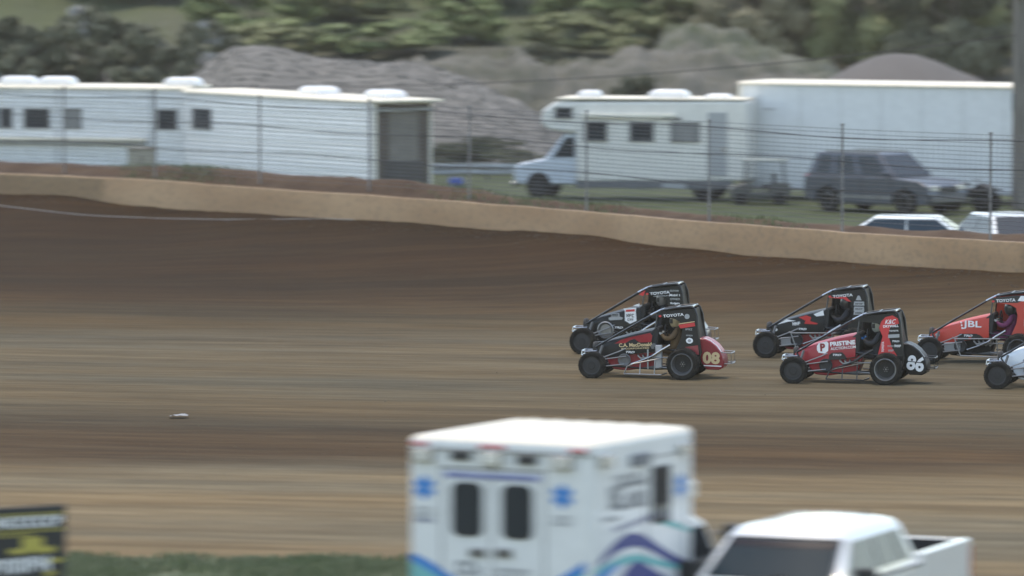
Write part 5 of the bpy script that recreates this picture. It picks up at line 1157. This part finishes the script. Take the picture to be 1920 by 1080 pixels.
P = np.array([[ws(lerp(-.88, .88, i / 14), lerp(.03, .93, j / 6), .014) for i in range(15)] for j in range(7)]); wsh = grid_obj("windshield", P, glass("windscreen_glass", (.016, .028, .036), .14, .05), t)
P = np.array([[ws(lerp(-.86, .86, i / 14), lerp(.74, .91, j / 3), .018) for i in range(15)] for j in range(4)]); grid_obj("sun_strip", P, glass("sun_strip_tint", (.012, .012, .018), .2, .08), wsh)
def sdw(xa, v, sd, o=.012): # side surface
    z = lerp(1.36, 1.80, v); w_ = lerp(.905, .75, v); return (xa, sd * (w_ + o), z)
SG = glass("side_glass", (.10, .11, .10), .2)
for sd in (-1, 1):
    for (b0, b1, t0, t1) in ((.62, -.38, .26, -.42), (-.48, -1.22, -.50, -1.20), (-1.30, -1.66, -1.27, -1.52)):
        pts = [sdw(b1, .06, sd), sdw(b0, .06, sd), sdw(t0, .90, sd), sdw(t1, .90, sd)]
        if sd > 0: pts = pts[::-1]
        quad_panel("side_window", pts, SG, t, .008)
    q = MB(); q.box((.72, sd * 1.13, 1.38), (.15, .28, .26)); f = q.build("side_mirror", FLATBLK, t, bevel=.04); q = MB(); q.box((.78, sd * .98, 1.32), (.08, .2, .05)); q.build("mirror_arm", FLATBLK, f)
    q = MB(); q.box((-.44, sd * .955, .9), (.012, .06, .8)); q.build("door_seam", GREY, t)
    for x in (-.25, -1.2): q = MB(); q.box((x, sd * 1.0, 1.12), (.2, .04, .05)); q.build("door_handle", CHROME, t, bevel=.01)
    for x in (1.6, -2.4): wheel(t, x, sd * .86, .40, .40, .28, side=sd)
    q = MB(); q.box((2.2, sd * .72, .92), (.18, .42, .24)); q.build("headlight", LENS, t, bevel=.03)
    q = MB(); q.box((-.5, sd * .975, 1.30), (2.6, .03, .03)); q.build("belt_trim", FLATBLK, t)
q = MB(); q.tube([ws(-.9, .02, .012), ws(0, .0, .012), ws(.9, .02, .012), ws(.9, .95, .012), ws(.5, .965, .012), ws(0, .97, .012), ws(-.5, .965, .012), ws(-.9, .95, .012)], .012, 6, closed=True); q.build("windshield_seal", DRUBBER, t, smooth=True)
q = MB(); q.tube([(-1.2, .45, 1.93), (-1.2, .45, 1.97), (-1.34, .45, 1.98)], .012, 6); q.build("roof_antenna", FLATBLK, t)
for sd in (-1, 1): q = MB(); q.tube([(1.9, sd * .90, 1.19), (1.08, sd * .90, 1.262)], .006, 5); q.build("hood_gap", FLATBLK, t)
q = MB(); q.tube([ws(.1, .9, -.01), ws(.1, .86, -.04)], .02, 6); q.box(Vector(ws(0, .80, -.10)), (.03, .24, .07)); q.build("rear_view_mirror", FLATBLK, t)
quad_panel("rear_window", [(-1.80, -.75, 1.46), (-1.80, .75, 1.46), (-1.66, .64, 1.78), (-1.66, -.64, 1.78)][::-1], GLASS, t)
q = MB(); q.box((2.27, 0, .88), (.06, 1.0, .3)); q.build("grille", DGREY, t); q = MB(); q.box((2.3, 0, .58), (.2, 1.85, .2)); q.build("front_bumper", CHROME, t, bevel=.05)
for y in (-.35, .35): q = MB(); q.tube([(1.06, y, 1.31), (.98, y + .55 if y < 0 else y + .4, 1.42)], .012, 5); q.build("wiper", FLATBLK, t)
q = MB(); q.box((0.2, 0, .6), (3.6, 1.7, .35)); q.build("underbody", FLATBLK, t)

# ------------------------------------------------------------ black banner sign, lower left
sB = 158.; rr = Vector(((118 - 960) / sB, F / sB, 0)); aS = R(29)
t = thing("banner_sign", "black banner sign with yellow and white print, cut by the lower left corner", "sign", rr, aS)
HT = 2.2; WS = 2.6
q = MB(); q.box((-WS / 2, 0, HT - .75), (WS, .05, 1.5)); q.build("board", mat("black_banner", (.022, .022, .022), .6, var=.2), t, bevel=.005)
for x in (-.06, -WS + .06): q = MB(); q.box((x, .07, .9), (.09, .08, 1.8)); q.build("post", mat("sign_post_wood", (.12, .10, .08), .8), t)
B = lambda x, z: (x, -.031, z)
pxm = 1 / (sB * math.cos(aS))
def bx_(px): return (px - 118) * pxm
def bz(py, px=60): return HT - (py - (949 + (118 - px) * .055)) / sB
for py in (966, 996): print_poly("yellow_rule", [[(bx_(-60), bz(py, 60)), (bx_(114), bz(py, 60)), (bx_(114), bz(py + 3, 60)), (bx_(-60), bz(py + 3, 60))]], B, PYEL, t)
print_poly("yellow_rule", [[(bx_(-60), bz(1004)), (bx_(58), bz(1004)), (bx_(58), bz(1007)), (bx_(-60), bz(1007))]], B, PYEL, t)
scribble("white_lettering", bx_(38), bz(981), 1.08, .115, 9, B, PWHITE, t, 0, 91)
print_poly("yellow_emblem", [[(bx_(38), bz(1031)), (bx_(38), bz(1010)), (bx_(76), bz(1010)), (bx_(76), bz(1029)), (bx_(98), bz(1029)), (bx_(98), bz(1040)), (bx_(62), bz(1040)), (bx_(57), bz(1034)), (bx_(52), bz(1040)), (bx_(14), bz(1040)), (bx_(14), bz(1031))]], B, PYEL, t)
scribble("white_script_lettering", bx_(25), bz(1063), .95, .17, 6, B, PWHITE, t, R(2), 93)
print_poly("yellow_swash", [[(bx_(82), bz(1058)), (bx_(96), bz(1051)), (bx_(118), bz(1055)), (bx_(100), bz(1061))]], B, PYEL, t); print_poly("yellow_swash", [[(bx_(78), bz(1078)), (bx_(98), bz(1074)), (bx_(98), bz(1084)), (bx_(78), bz(1084))]], B, PYEL, t)

# ------------------------------------------------------------ thin haze volume added over the scene to lift the dark tones
hz = bpy.data.materials.new("thin_haze"); hz.use_nodes = True; nt = hz.node_tree; nt.nodes.remove(nt.nodes["Principled BSDF"])
pv = nt.nodes.new("ShaderNodeVolumePrincipled"); pv.inputs["Color"].default_value = (1, .93, .80, 1); pv.inputs["Density"].default_value = .00017; pv.inputs["Anisotropy"].default_value = .2
nt.links.new(pv.outputs[0], nt.nodes["Material Output"].inputs["Volume"])
q = MB(); q.box((0, 320, 24), (420, 680, 54)); o = q.build("haze", hz); tag(o, kind="stuff"); o.display_type = 'WIRE'
